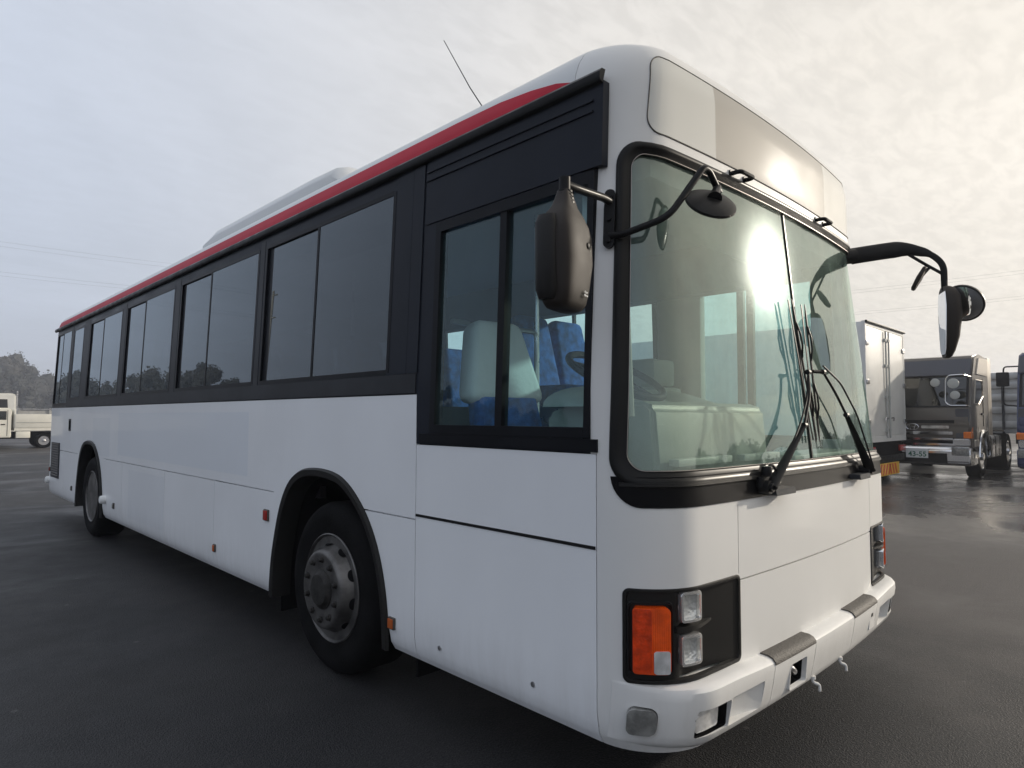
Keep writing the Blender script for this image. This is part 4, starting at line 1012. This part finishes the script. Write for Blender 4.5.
bm=bmesh.new(); box(bm,(.11,.40,2.0),(.16,.46,2.66)); tube(bm,[(.15,.27,1.45),(.16,.30,2.0),(.18,.33,2.36)],.018,8); newobj('pillar_lining',bm,'pale_plastic',BUS)
# fare machine by the entrance
bm=bmesh.new(); box(bm,(1.22,.85,.75),(1.50,1.15,1.62),.03); box(bm,(1.25,.88,1.62),(1.47,1.1,1.78),.03); newobj('fare_box',bm,'dash_grey',BUS)

# ================================================================= the yard
mat('truck_white',(.68,.68,.65),.4,coat=.2,var=.06)
mat('truck_cream',(.78,.76,.68),.45,coat=.2,var=.05)
mat('cab_bronze',(.10,.088,.075),.4,.35,coat=.3)
mat('cab_silver',(.62,.56,.47),.35,.2,coat=.3)
mat('visor_dark',(.05,.052,.065),.35)
mat('cab_blue',(.010,.020,.085),.3,coat=.6)
mat('slat_silver',(.42,.42,.41),.42,.5,var=.12)
mat('orange_lens',(.75,.18,.03),.25)
mat('board_yellow',(.75,.45,.06),.5)
mat('board_red',(.60,.09,.03),.5)
mat('plate_white',(.72,.74,.72),.5)
mat('plate_green',(.02,.13,.07),.5)
mat('fence_grey',(.38,.38,.37),.7,var=.15)
mat('pole_concrete',(.35,.34,.32),.8,var=.1)
mat('wire_black',(.03,.03,.03),.6)
glass('cab_glass',(.05,.08,.08),1.4,.02,.01,(.35,.4,.38),.02)
def B(name,a,b,m,par,bev=.0,ang=35):
    bm=bmesh.new(); box(bm,a,b,bev); return newobj(name,bm,m,par,smooth=bev>0,ang=ang)
def truck_wheel(c,r,wd,par,axis='y',sgn=-1,bright=True):
    wl=thing('wheel',None,None,c,parent=par)
    bm=bmesh.new(); lathe(bm,[(r*.60,.02),(r*.64,.0),(r*.9,-.008),(r*.97,.015),(r,.04),(r,wd),(r*.6,wd)],c,axis,32,sgn=-sgn); newobj('tyre',bm,'tyre_rubber',wl)
    bm=bmesh.new(); lathe(bm,[(r*.62,.01),(r*.60,.0),(r*.56,.03),(r*.50,.09),(r*.30,.05),(r*.26,.03),(.0,.02)],c,axis,32,sgn=-sgn); rm=newobj('rim',bm,'chrome' if bright else 'alu',wl)
    bm=bmesh.new(); lathe(bm,[(r*.2,.04),(r*.18,-.03),(r*.1,-.045),(0,-.045)],c,axis,16,sgn=-sgn); newobj('hub',bm,'alu',wl)
def prism_xz(bm,poly,y0,y1):
    a=[bm.verts.new((x,y0,z)) for x,z in poly]; b=[bm.verts.new((x,y1,z)) for x,z in poly]; n=len(poly)
    bm.faces.new(a); bm.faces.new(list(reversed(b)))
    for i in range(n): bm.faces.new((a[i],b[i],b[(i+1)%n],a[(i+1)%n]))
def prism_in(bm,poly,y0,y1,bev):
    prism_xz(bm,poly,y0,y1)
    if bev: bmesh.ops.bevel(bm,geom=list(bm.edges),offset=bev,segments=3,affect='EDGES')

# ---- tractor unit facing the bus
def tractor(x,yc,col,side_col,label,bronze=True):
    T=thing('tractor_truck' ,label,'truck',(x+2.6,yc,0))
    y0,y1=yc-1.245,yc+1.245
    bm=bmesh.new(); prism_in(bm,[(x+.10,.62),(x+.04,1.25),(x+.07,1.68),(x+.34,2.48),(x+.62,2.93),(x+1.2,3.0),(x+2.05,3.0),(x+2.15,2.9),(x+2.15,1.0),(x+1.85,.95),(x+1.75,1.15),(x+1.35,1.22),(x+1.0,1.15),(x+.85,.85),(x+.82,.62)],y0,y1,.05)
    cab=newobj('cab',bm,col,T,ang=30)
    def fp(z,o=0):
        P=[(.62,.10),(1.25,.04),(1.68,.07),(2.48,.34),(2.93,.62)]
        for (a,b),(c,d) in zip(P,P[1:]):
            if z<=c: return x+b+(d-b)*(z-a)/(c-a)-o
        return x+.62-o
    def fpanel(name,ya,yb,z0,z1,o0,o1,m,par=T,bev=0):
        bm=bmesh.new(); hexa(bm,[(fp(z0,o1),ya,z0),(fp(z0,-o0),ya,z0),(fp(z0,-o0),yb,z0),(fp(z0,o1),yb,z0),(fp(z1,o1),ya,z1),(fp(z1,-o0),ya,z1),(fp(z1,-o0),yb,z1),(fp(z1,o1),yb,z1)])
        if bev: bmesh.ops.bevel(bm,geom=list(bm.edges),offset=bev,segments=2,affect='EDGES')
        return newobj(name,bm,m,par,ang=30,smooth=bool(bev))
    fpanel('windshield',y0+.10,y1-.10,1.74,2.42,.0,.006,'cab_glass')
    fpanel('windshield_surround',y0+.05,y1-.05,1.70,2.44,.0,.003,'satin_black')
    fpanel('sun_visor',y0+.02,y1-.02,2.46,2.86,.0,.05,'visor_dark',bev=.02)
    fpanel('corner_panel',y0+.03,y0+.30,.98,1.66,0,.012,'visor_dark',bev=.008)
    fpanel('corner_panel',y1-.30,y1-.03,.98,1.66,0,.012,'visor_dark',bev=.008)
    g=fpanel('grille',y0+.32,y1-.32,.70,1.40,.0,.010,'satin_black')
    for z0,z1,a,b in ((1.20,1.27,.42,1.24),(1.06,1.13,.35,.0),(.93,.98,.35,.0),(.80,.85,.30,.0)):
        if (z0,z1)==(1.20,1.27):
            fpanel('grille_bar',y0+.42,yc-.26,z0,z1,0,.045,'chrome',g,.01); fpanel('grille_bar',yc+.10,y1-.42,z0,z1,0,.045,'chrome',g,.01)
        else: fpanel('grille_bar',y0+a,y1-a,z0,z1,0,.05,'chrome',g,.01)
    # oval badge with its mark
    bm=bmesh.new(); n=32; xx=x-.02
    tube(bm,[(xx,yc-.08+math.cos(2*PI*k/n)*.13,1.235+math.sin(2*PI*k/n)*.075) for k in range(n)],.012,8,closed=True)
    bd=newobj('badge_ring',bm,'chrome',T)
    bm=bmesh.new()
    for s_ in (-1,1): tube(bm,[(xx,yc-.08+s_*.035,1.175),(xx,yc-.08+s_*.045,1.235),(xx,yc-.08+s_*.075,1.29)],.010,6)
    tube(bm,[(xx,yc-.125,1.235),(xx,yc-.035,1.235)],.010,6); newobj('badge_mark',bm,'chrome',bd)
    # bumper and lamps
    bm=bmesh.new(); prism_in(bm,[(x-.02,.34),(x-.10,.42),(x-.12,.70),(x-.04,.78),(x+.45,.78),(x+.75,.60),(x+.75,.34)],y0-.0,y1+.0,.03); bp=newobj('bumper',bm,'chrome' if bronze else col,T,ang=30)
    B('bumper_intake',(x-.128,y0+.45,.40),(x-.10,y1-.45,.62),'satin_black',bp)
    for a,b in ((y0+.02,y0+.36),(y1-.36,y1-.02)):
        B('headlight',(x-.135,a,.80-.22),(x-.05,b,.80-.02),'lens_grey',T,.02)
        fpanel('headlight_pod',a,b,.80,.97,0,.04,'chrome',T,.02)
    for a,b in ((y0-.006,y0+.14),(y1-.14,y1+.006)):
        bm=bmesh.new(); hexa(bm,[(x+.01,a,.98),(x+.26,a,.98),(x+.26,b,.98),(x+.01,b,.98),(x+.0,a,1.10),(x+.26,a,1.24),(x+.26,b,1.24),(x+.0,b,1.10)]); newobj('indicator',bm,'orange_lens',T,smooth=False)
    # side glass, door line, handle, steps
    for yy,s_ in ((y0,-1),(y1,1)):
        bm=bmesh.new(); P=[(x+.42,1.80),(x+.62,2.36),(x+1.36,2.36),(x+1.40,1.98),(x+.9,1.78)]; prism_xz(bm,P,yy+s_*.004,yy+s_*.010); newobj('side_window',bm,'cab_glass',T,smooth=False)
        bm=bmesh.new(); tube(bm,[(a,yy+s_*.012,b) for a,b in P],.016,6,closed=True); newobj('window_trim',bm,side_col,T)
        bm=bmesh.new(); tube(bm,[(x+1.46,yy+s_*.006,2.42),(x+1.46,yy+s_*.006,1.25)],.008,5); newobj('door_seam',bm,'satin_black',T)
        B('door_handle',(x+1.20,min(yy,yy+s_*.03),1.52),(x+1.38,max(yy,yy+s_*.03),1.57),'satin_black',T)
        for z in (.50,.78): B('cab_step',(x+.35,min(yy,yy+s_*.02),z),(x+.80,max(yy,yy+s_*.02),z+.16),side_col,T,.01)
        bm=bmesh.new(); pts=[(x+1.40+math.cos(a)*.60,yy+s_*.02,.52+math.sin(a)*.62) for a in [PI*k/16 for k in range(17)]]; tube(bm,pts,.035,8); newobj('wheel_trim',bm,'chrome' if bronze else col,T)
        bm=bmesh.new(); prism_xz(bm,[(x+.70,2.50),(x+1.0,2.9),(x+2.0,2.93),(x+2.0,2.50)],yy+s_*.003,yy+s_*.03); newobj('roof_side_panel',bm,side_col,T,smooth=False)
        B('air_deflector',(x+2.17,min(yy,yy+s_*-.05),1.02),(x+2.62,max(yy,yy+s_*-.05),2.98),side_col,T,.01)
    # door mirror: chrome hoop with two heads and a round one
    bm=bmesh.new(); ym=y0-.02; xm=x-.18
    tube(bm,smoothpath([(x+.30,y0+.02,2.42),(xm+.02,ym+.1,2.45),(xm,ym+.38,2.44),(xm,ym+.44,2.36),(xm,ym+.46,1.82),(xm,ym+.38,1.74),(xm+.02,ym+.05,1.74),(x+.1,y0+.02,1.72)],5,.06),.014,8); mm_=newobj('mirror_hoop',bm,'chrome',T)
    for (cy_,cz_,r) in ((ym+.30,2.25,.12),(ym+.27,1.98,.10),(ym+.66,2.28,.10)):
        bm=bmesh.new(); lathe(bm,[(0,.05),(r*.7,.045),(r,.01),(r*.95,-.01),(0,-.035)],(xm+.02,cy_,cz_),'x',20); newobj('mirror_head',bm,'pale_plastic',mm_)
    # chassis, tank, wheels
    B('chassis_rail',(x+.8,yc-.45,.72),(x+6.6,yc-.20,.98),'satin_black',T); B('chassis_rail',(x+.8,yc+.20,.72),(x+6.6,yc+.45,.98),'satin_black',T)
    B('coupling_plate',(x+4.5,yc-.5,1.0),(x+5.5,yc+.5,1.10),'satin_black',T)
    for yy,s_ in ((y0,1),(y1,-1)):
        a,b=sorted((yy+s_*.03,yy+s_*.62)); B('fuel_tank',(x+2.3,a,.42),(x+4.0,b,1.0),'alu',T,.08)
        for k in range(3): B('tank_strap',(x+2.5+k*.6,a-.006,.415),(x+2.56+k*.6,b+.006,1.006),'satin_black',T,.08)
        a,b=sorted((yy+s_*.02,yy+s_*.58)); B('mudguard',(x+4.35,a,1.08),(x+5.65,b,1.12),'chrome',T)
        truck_wheel((x+1.40,yy+s_*.03,.51),.51,.28,T,'y',-s_ if False else (-1 if s_==1 else 1)); truck_wheel((x+5.0,yy+s_*.03,.51),.51,.55,T,'y',-1 if s_==1 else 1)
    return T,x,y0,y1,yc
T,tx,ty0,ty1,tyc=tractor(16.12,3.36,'cab_bronze','cab_silver','dark bronze tractor truck with chrome grille bars beside the white box truck')
pl=B('number_plate',(tx-.15,tyc-.42,.50),(tx-.135,tyc+.04,.72),'plate_white',T)
Mq=Matrix.Translation((tx-.1515,tyc-.20,.585))@Matrix.Rotation(-PI/2,4,'Z')@Matrix.Rotation(PI/2,4,'X')
text_mesh('plate_number','43-55',.165,'plate_green',pl,Mq,.001,.003)
tractor(16.15,.03,'cab_blue','cab_blue','blue truck cab at the right edge of the photo beside the bronze truck',False)
# extra mirror of the blue cab on its near arm
bt=[o for o in bpy.data.objects if o.get('label','').startswith('blue truck')][0]
bm=bmesh.new(); tube(bm,smoothpath([(16.5,1.26,2.62),(16.2,1.48,2.60),(16.2,1.50,1.75),(16.4,1.27,1.72)],4,.08),.016,8); ma=newobj('mirror_arm',bm,'satin_black',bt)
B('mirror_head',(16.14,1.38,2.16),(16.24,1.62,2.48),'satin_black',bt,.03)

# ---- white box truck, doors towards the camera
def box_truck(x0,x1,y0,z0,z1,ln,label):
    T=thing('box_truck',label,'truck',((x0+x1)/2,y0+ln/2,0)); xc=(x0+x1)/2
    B('cargo_box',(x0,y0+.03,z0),(x1,y0+ln,z1),'truck_white',T,.02)
    bm=bmesh.new()
    for a,b in (((x0-.01,y0-.01,z1-.09),(x1+.01,y0+.06,z1+.012)),((x0-.01,y0-.01,z0-.10),(x1+.01,y0+.06,z0+.04)),((x0-.01,y0-.01,z0+.041),(x0+.06,y0+.06,z1-.091)),((x1-.06,y0-.01,z0+.041),(x1+.01,y0+.06,z1-.091))): box(bm,a,b)
    newobj('door_frame',bm,'truck_white',T,smooth=False)
    for a,b in ((x0+.07,xc-.006),(xc+.006,x1-.07)):
        d=B('cargo_door',(a,y0-.004,z0+.045),(b,y0+.028,z1-.095),'truck_white',T,.006)
        r=(b-.10) if b<xc+.01 else (a+.10)
        bm=bmesh.new(); tube(bm,[(r,y0-.035,z0-.02),(r,y0-.035,z1-.10)],.018,8)
        for z in (z0+.15,z0+.9,z0+1.6,z1-.3): box(bm,(r-.05,y0-.05,z-.03),(r+.05,y0-.004,z+.03))
        newobj('lock_bar',bm,'pale_plastic',d); bm=bmesh.new(); sg_=-1 if b<xc+.01 else 1
        tube(bm,smoothpath([(r,y0-.055,z0+.42),(r+sg_*.18,y0-.06,z0+.44),(r+sg_*.20,y0-.05,z0+.36)],3,.02),.014,6); newobj('lock_handle',bm,'alu',d)
        h=a+.02 if b<xc+.01 else b-.02
        for z in (z0+.35,z0+1.2,z1-.45):
            bm=bmesh.new(); box(bm,(h-.07,y0-.03,z-.05),(h+.09,y0-.006,z+.05),.008); newobj('hinge',bm,'alu',d)
    bm=bmesh.new(); tube(bm,[(x0,y0-.03,z1+.0),(x1,y0-.03,z1+.0)],.028,8); newobj('top_rail',bm,'satin_black',T)
    B('rear_chassis',(x0+.15,y0+.05,.60),(x1-.15,y0+ln,z0-.10),'underbody',T)
    B('rear_guard',(x0+.1,y0+.01,.46),(x1-.1,y0+.10,.60),'satin_black',T)
    bo=B('marker_board',(xc-.75,y0-.02,.17),(xc+.75,y0+.0,.44),'board_yellow',T)
    for k in range(7):
        bm=bmesh.new(); u=xc-.70+k*.20; sh=.12 if u<xc else -.12
        hexa(bm,[(u,y0-.026,.19),(u+.09,y0-.026,.19),(u+.09,y0-.020,.19),(u,y0-.020,.19),(u+sh,y0-.026,.42),(u+.09+sh,y0-.026,.42),(u+.09+sh,y0-.02,.42),(u+sh,y0-.02,.42)]); newobj('board_stripe',bm,'board_red',bo,smooth=False)
    for a,b in ((x0+.08,x0+.50),(x1-.50,x1-.08)): B('tail_lamp',(a,y0-.02,.68),(b,y0+.03,.82),'red_lens',T,.01)
    for a in (x0+.04,x1-.04-.5): B('mud_flap',(a,y0+1.1,.22),(a+.5,y0+1.115,.85),'underbody',T)
    for yy in (y0+1.8,y0+ln-1.0):
        for xx,s_ in ((x0+.04,-1),(x1-.04,1)): truck_wheel((xx,yy,.48),.48,.5,T,'x',s_,False)
    B('cab',(x0+.05,y0+ln+.15,.55),(x1-.05,y0+ln+1.9,2.6),'truck_white',T,.08)
    return T
box_truck(13.02,15.82,3.36,1.02,3.50,7.0,'white box truck with closed rear doors, lock bars and an orange striped board')

# ---- silver slatted cargo body behind
S=thing('slatted_truck','silver truck body with horizontal side slats behind the bronze truck','truck',(26,1.6,0))
B('headboard',(22.0,.38,1.0),(22.06,2.88,2.78),'slat_silver',S); 
bm=bmesh.new(); box(bm,(22.06,.40,1.0),(30,2.86,1.12)); newobj('cargo_deck',bm,'slat_silver',S,smooth=False)
for z in (1.30,1.72,2.10,2.46,2.74):
    B('slat',(21.94,.36,z-.13),(22.0,2.90,z+.06),'slat_silver',S,.012)
for y in (.38,1.15,1.75,2.35,2.84): B('stake',(21.90,y-.03,.95),(21.94,y+.03,2.80),'band_grey',S)
for y in (.40,2.84): B('side_board',(22.06,y,1.12),(30,y+.04,2.70),'slat_silver',S)
B('chassis_rail',(22.1,1.1,.7),(30,2.1,.98),'satin_black',S); B('cab',(30.1,.42,.5),(31.8,2.84,2.5),'truck_white',S,.08)
for xx in (23.2,31.0):
    for yy,s_ in ((.42,-1),(2.84,1)): truck_wheel((xx,yy,.48),.48,.4,S,'y',s_,False)

# ---- white light truck and a van, far left
K=thing('flatbed_truck','cream white light flatbed truck parked left of the bus rear','truck',(2.4,34.6,0)); ky=33.9
bm=bmesh.new(); prism_in(bm,[(.02,.50),(-.06,1.15),(.30,1.22),(.62,1.70),(.80,1.76),(2.18,1.76),(2.28,1.66),(2.28,.48),(1.35,.48),(1.22,.80),(.72,.80),(.60,.50)],ky,ky+1.6,.03); newobj('cab',bm,'truck_cream',K,ang=30)
bm=bmesh.new(); prism_xz(bm,[(.55,1.25),(.80,1.62),(1.42,1.62),(1.42,1.25)],ky-.008,ky+.0); newobj('side_window',bm,'cab_glass',K,smooth=False)
bm=bmesh.new(); prism_xz(bm,[(1.50,1.25),(1.50,1.62),(2.10,1.62),(2.10,1.25)],ky-.008,ky+.0); newobj('side_window',bm,'cab_glass',K,smooth=False)
B('door_handle',(1.92,ky-.02,1.03),(2.06,ky+.0,1.07),'satin_black',K)
bm=bmesh.new(); tube(bm,[(1.46,ky-.003,1.66),(1.46,ky-.003,.55)],.008,5); tube(bm,[(2.14,ky-.003,1.66),(2.14,ky-.003,.55)],.008,5); newobj('door_seam',bm,'satin_black',K)
B('cargo_bed',(2.38,ky-.02,.78),(5.3,ky+1.62,.92),'truck_cream',K)
for yy in (ky-.04,ky+1.60): B('side_gate',(2.40,yy,.90),(5.3,yy+.04,1.50),'truck_cream',K,.008)
B('headboard',(2.36,ky,.92),(2.42,ky+1.6,1.70),'truck_cream',K,.008)
bm=bmesh.new()
for z in (1.12,): box(bm,(2.44,ky-.052,z),(5.26,ky-.04,z+.02))
newobj('gate_rib',bm,'fence_grey',K,smooth=False)
B('chassis_rail',(.3,ky+.3,.42),(5.2,ky+1.3,.72),'underbody',K); B('tool_box',(2.45,ky,.46),(2.95,ky+.3,.74),'truck_cream',K,.01)
for xx in (.97,3.45):
    for yy,s_ in ((ky+.02,-1),(ky+1.58,1)): truck_wheel((xx,yy,.33),.33,.2,K,'y',s_,False)
V=thing('white_van','white boxy van parked behind the cream flatbed truck','van',(-.4,38.2,0))
bm=bmesh.new(); prism_in(bm,[(-3.0,.40),(-3.05,1.2),(-2.5,1.45),(-2.0,2.35),(-1.7,2.48),(2.75,2.48),(2.83,2.40),(2.85,.40)],37.4,39.1,.05); newobj('van_body',bm,'truck_white',V,ang=30)
bm=bmesh.new(); prism_xz(bm,[(.2,1.45),(.2,2.2),(2.5,2.2),(2.55,1.45)],37.390,37.397); newobj('side_window',bm,'cab_glass',V,smooth=False)
bm=bmesh.new(); prism_xz(bm,[(-2.3,1.45),(-1.9,2.2),(-.1,2.2),(-.1,1.45)],37.390,37.397); newobj('side_window',bm,'cab_glass',V,smooth=False)
B('rear_ladder',(2.86,37.5,.8),(2.91,37.56,2.6),'alu',V)
for xx in (-2.1,1.4):
    for yy,s_ in ((37.42,-1),(39.08,1)): truck_wheel((xx,yy,.34),.34,.2,V,'y',s_,False)

# ---- boundary fence
FN=thing('boundary_fence','pale grey boundary fence with posts below the wooded hill','fence',(5,62,0))
for k in range(36):
    x_=-20+k*2.0; B('fence_post',(x_-.05,61.9,0),(x_+.05,62.0,2.0),'fence_grey',FN)
B('fence_panel',(-20,62.01,.15),(50,62.04,1.85),'fence_grey',FN)
for z in (1.90,): B('fence_rail',(-20,61.86,z),(50,61.895,z+.06),'alu',FN)

# ---- overhead lines
def pole(x,y,h,label,rot=0):
    P=thing('utility_pole',label,'utility pole',(x,y,0))
    bm=bmesh.new(); lathe(bm,[(.19,0),(.11,h)],(x,y,0),'z',16); newobj('pole_shaft',bm,'pole_concrete',P)
    for z in (h-.5,h-2.9):
        a=(x-1,y-.05,z-.05) if rot else (x-.05,y-1,z-.05); b=(x+1,y+.05,z+.05) if rot else (x+.05,y+1,z+.05)
        B('cross_arm',a,b,'fence_grey',P)
pole(-26,64,16.6,'tall concrete pole carrying wires beyond the left frame edge'); pole(27,64,16.6,'tall concrete pole behind the bus carrying the left wires')
pole(74,48,17,'concrete pole behind the bus carrying the right hand wires',1); pole(74,-26,17,'concrete pole beyond the right frame edge carrying wires',1)
def wire(a,b,sag,r,label,grp):
    bm=bmesh.new(); a,b=Vector(a),Vector(b); n=40
    tube(bm,[a.lerp(b,k/n)-Vector((0,0,4*sag*(k/n)*(1-k/n))) for k in range(n+1)],r,6); o=newobj('overhead_wire',bm,'wire_black'); o['label']=label; o['category']='wire'; o['group']=grp
for k,(dy,z,l) in enumerate(((-.9,16.1,'upper near wire in the sky above the far left trees'),(.9,16.1,'upper far wire in the sky above the far left trees'),(-.9,13.7,'lower near wire in the sky above the far left trees'),(.9,13.7,'lower far wire in the sky above the far left trees'))):
    wire((-26,64+dy,z),(27,64+dy,z),1.0,.005,l,'wires left of the bus')
for k,(dx,z,l) in enumerate(((-.9,16.5,'upper near wire above the parked trucks'),(.9,16.5,'upper far wire above the parked trucks'),(-.9,14.1,'lower near wire above the parked trucks'),(.9,14.1,'lower far wire above the parked trucks'))):
    wire((74+dx,48,z),(74+dx,-26,z),1.4,.006,l,'wires right of the bus')

# ---- wooded hills
random.seed(5)
def leafmat(name,a,b):
    m=mat(name,a,.85); t=m.node_tree; bs=t.nodes['Principled BSDF']; g=nn(t,'ShaderNodeNewGeometry')
    n=nn(t,'ShaderNodeTexNoise',i_Scale=.12,i_Detail=3.0); t.links.new(g.outputs['Position'],n.inputs[0]); t.links.new(mixc(t,mapr(t,n.outputs[0],.35,.65,0,1),a,b),bs.inputs['Base Color'])
leafmat('woodland',(.026,.032,.030),(.044,.044,.040))
leafmat('hill_scrub',(.05,.055,.04),(.08,.07,.05))
def ridge(name,label,az0,az1,rad,hfun,step=3.2,seed=1):
    rnd=random.Random(seed); bm=bmesh.new(); CX,CY=-1.84,-1.14
    n=int(math.radians(az1-az0)*rad/step)
    def P(az,r): return CX+math.sin(math.radians(az))*r,CY+math.cos(math.radians(az))*r
    # ground mound
    prev=None
    for i in range(n+1):
        az=az0+(az1-az0)*i/n; h=hfun(az); row=[]
        for r,f in ((rad-14,0),(rad-4,.35),(rad+6,.55),(rad+16,.62),(rad+40,.5),(rad+70,0)):
            x,y=P(az,r); row.append(bm.verts.new((x,y,-.2+h*f)))
        if prev:
            for a,b,c,d in zip(prev,prev[1:],row[1:],row): bm.faces.new((a,b,c,d))
        prev=row
    for i in range(n*10):
        az=az0+(az1-az0)*rnd.random(); rr=rnd.choice((-10,-3,4,12,18))+rnd.uniform(-3,3); h=hfun(az); gz_=h*min(.62,max(0,(rr+14)/32*.62))
        x,y=P(az,rad+rr); top=gz_+h*rnd.uniform(.26,.42); cr=rnd.uniform(1.3,2.9)
        rr_=bmesh.ops.create_icosphere(bm,subdivisions=2,radius=1)
        for v in rr_['verts']:
            k=.78+.42*noise.noise(v.co*2.1+Vector((i,0,0))); v.co=Vector((x,y,top-cr))+Vector((v.co.x*cr*k,v.co.y*cr*k,v.co.z*cr*1.15*k))
        for _ in range(120):
            a=rnd.uniform(0,2*PI); e=rnd.uniform(-1,1); q=(.72+.34*rnd.random())*cr
            c=Vector((x+math.cos(a)*math.sqrt(1-e*e)*q,y+math.sin(a)*math.sqrt(1-e*e)*q,top-cr+e*q*1.25))
            s_=rnd.uniform(.16,.42); d1=Vector((rnd.uniform(-1,1),rnd.uniform(-1,1),rnd.uniform(-1,1))).normalized(); d2=d1.orthogonal().normalized()
            bm.faces.new([bm.verts.new(c+d1*s_),bm.verts.new(c+d2*s_*.8),bm.verts.new(c-d1*s_),bm.verts.new(c-d2*s_*.9)])
    o=newobj(name,bm,'woodland',smooth=False,recalc=False); o['kind']='stuff'; o['label']=label
def h1(az): return 17.5+3.0*math.sin(az*.35+1.2)+1.6*math.sin(az*1.3)+.8*math.sin(az*3.1)
ridge('wooded_hill','dark hazy wooded hill beyond the yard fence',-48,14,190,h1,4.5,1)
def h2(az): return 6.5+2.2*math.sin(az*.21+.5)+1.4*math.sin(az*.9)+.7*math.sin(az*2.7)
ridge('roadside_wood','low line of trees beyond the parked trucks',78,150,110,h2,4.0,2)

# ---- hazy air
bm=bmesh.new(); box(bm,(-1560,-1560,-1),(1560,1560,30)); hz=newobj('haze',bm,'underbody',smooth=False); hz['kind']='stuff'; hz['label']='thin pale haze over the yard'
hm=bpy.data.materials.new('haze_air'); hm.use_nodes=True; t=hm.node_tree; t.nodes.clear(); o_=nn(t,'ShaderNodeOutputMaterial'); pv=nn(t,'ShaderNodeVolumePrincipled'); pv.inputs['Color'].default_value=(.86,.90,1,1); pv.inputs['Density'].default_value=.0016; pv.inputs['Anisotropy'].default_value=.3
t.links.new(pv.outputs[0],o_.inputs['Volume']); hz.data.materials.clear(); hz.data.materials.append(hm)
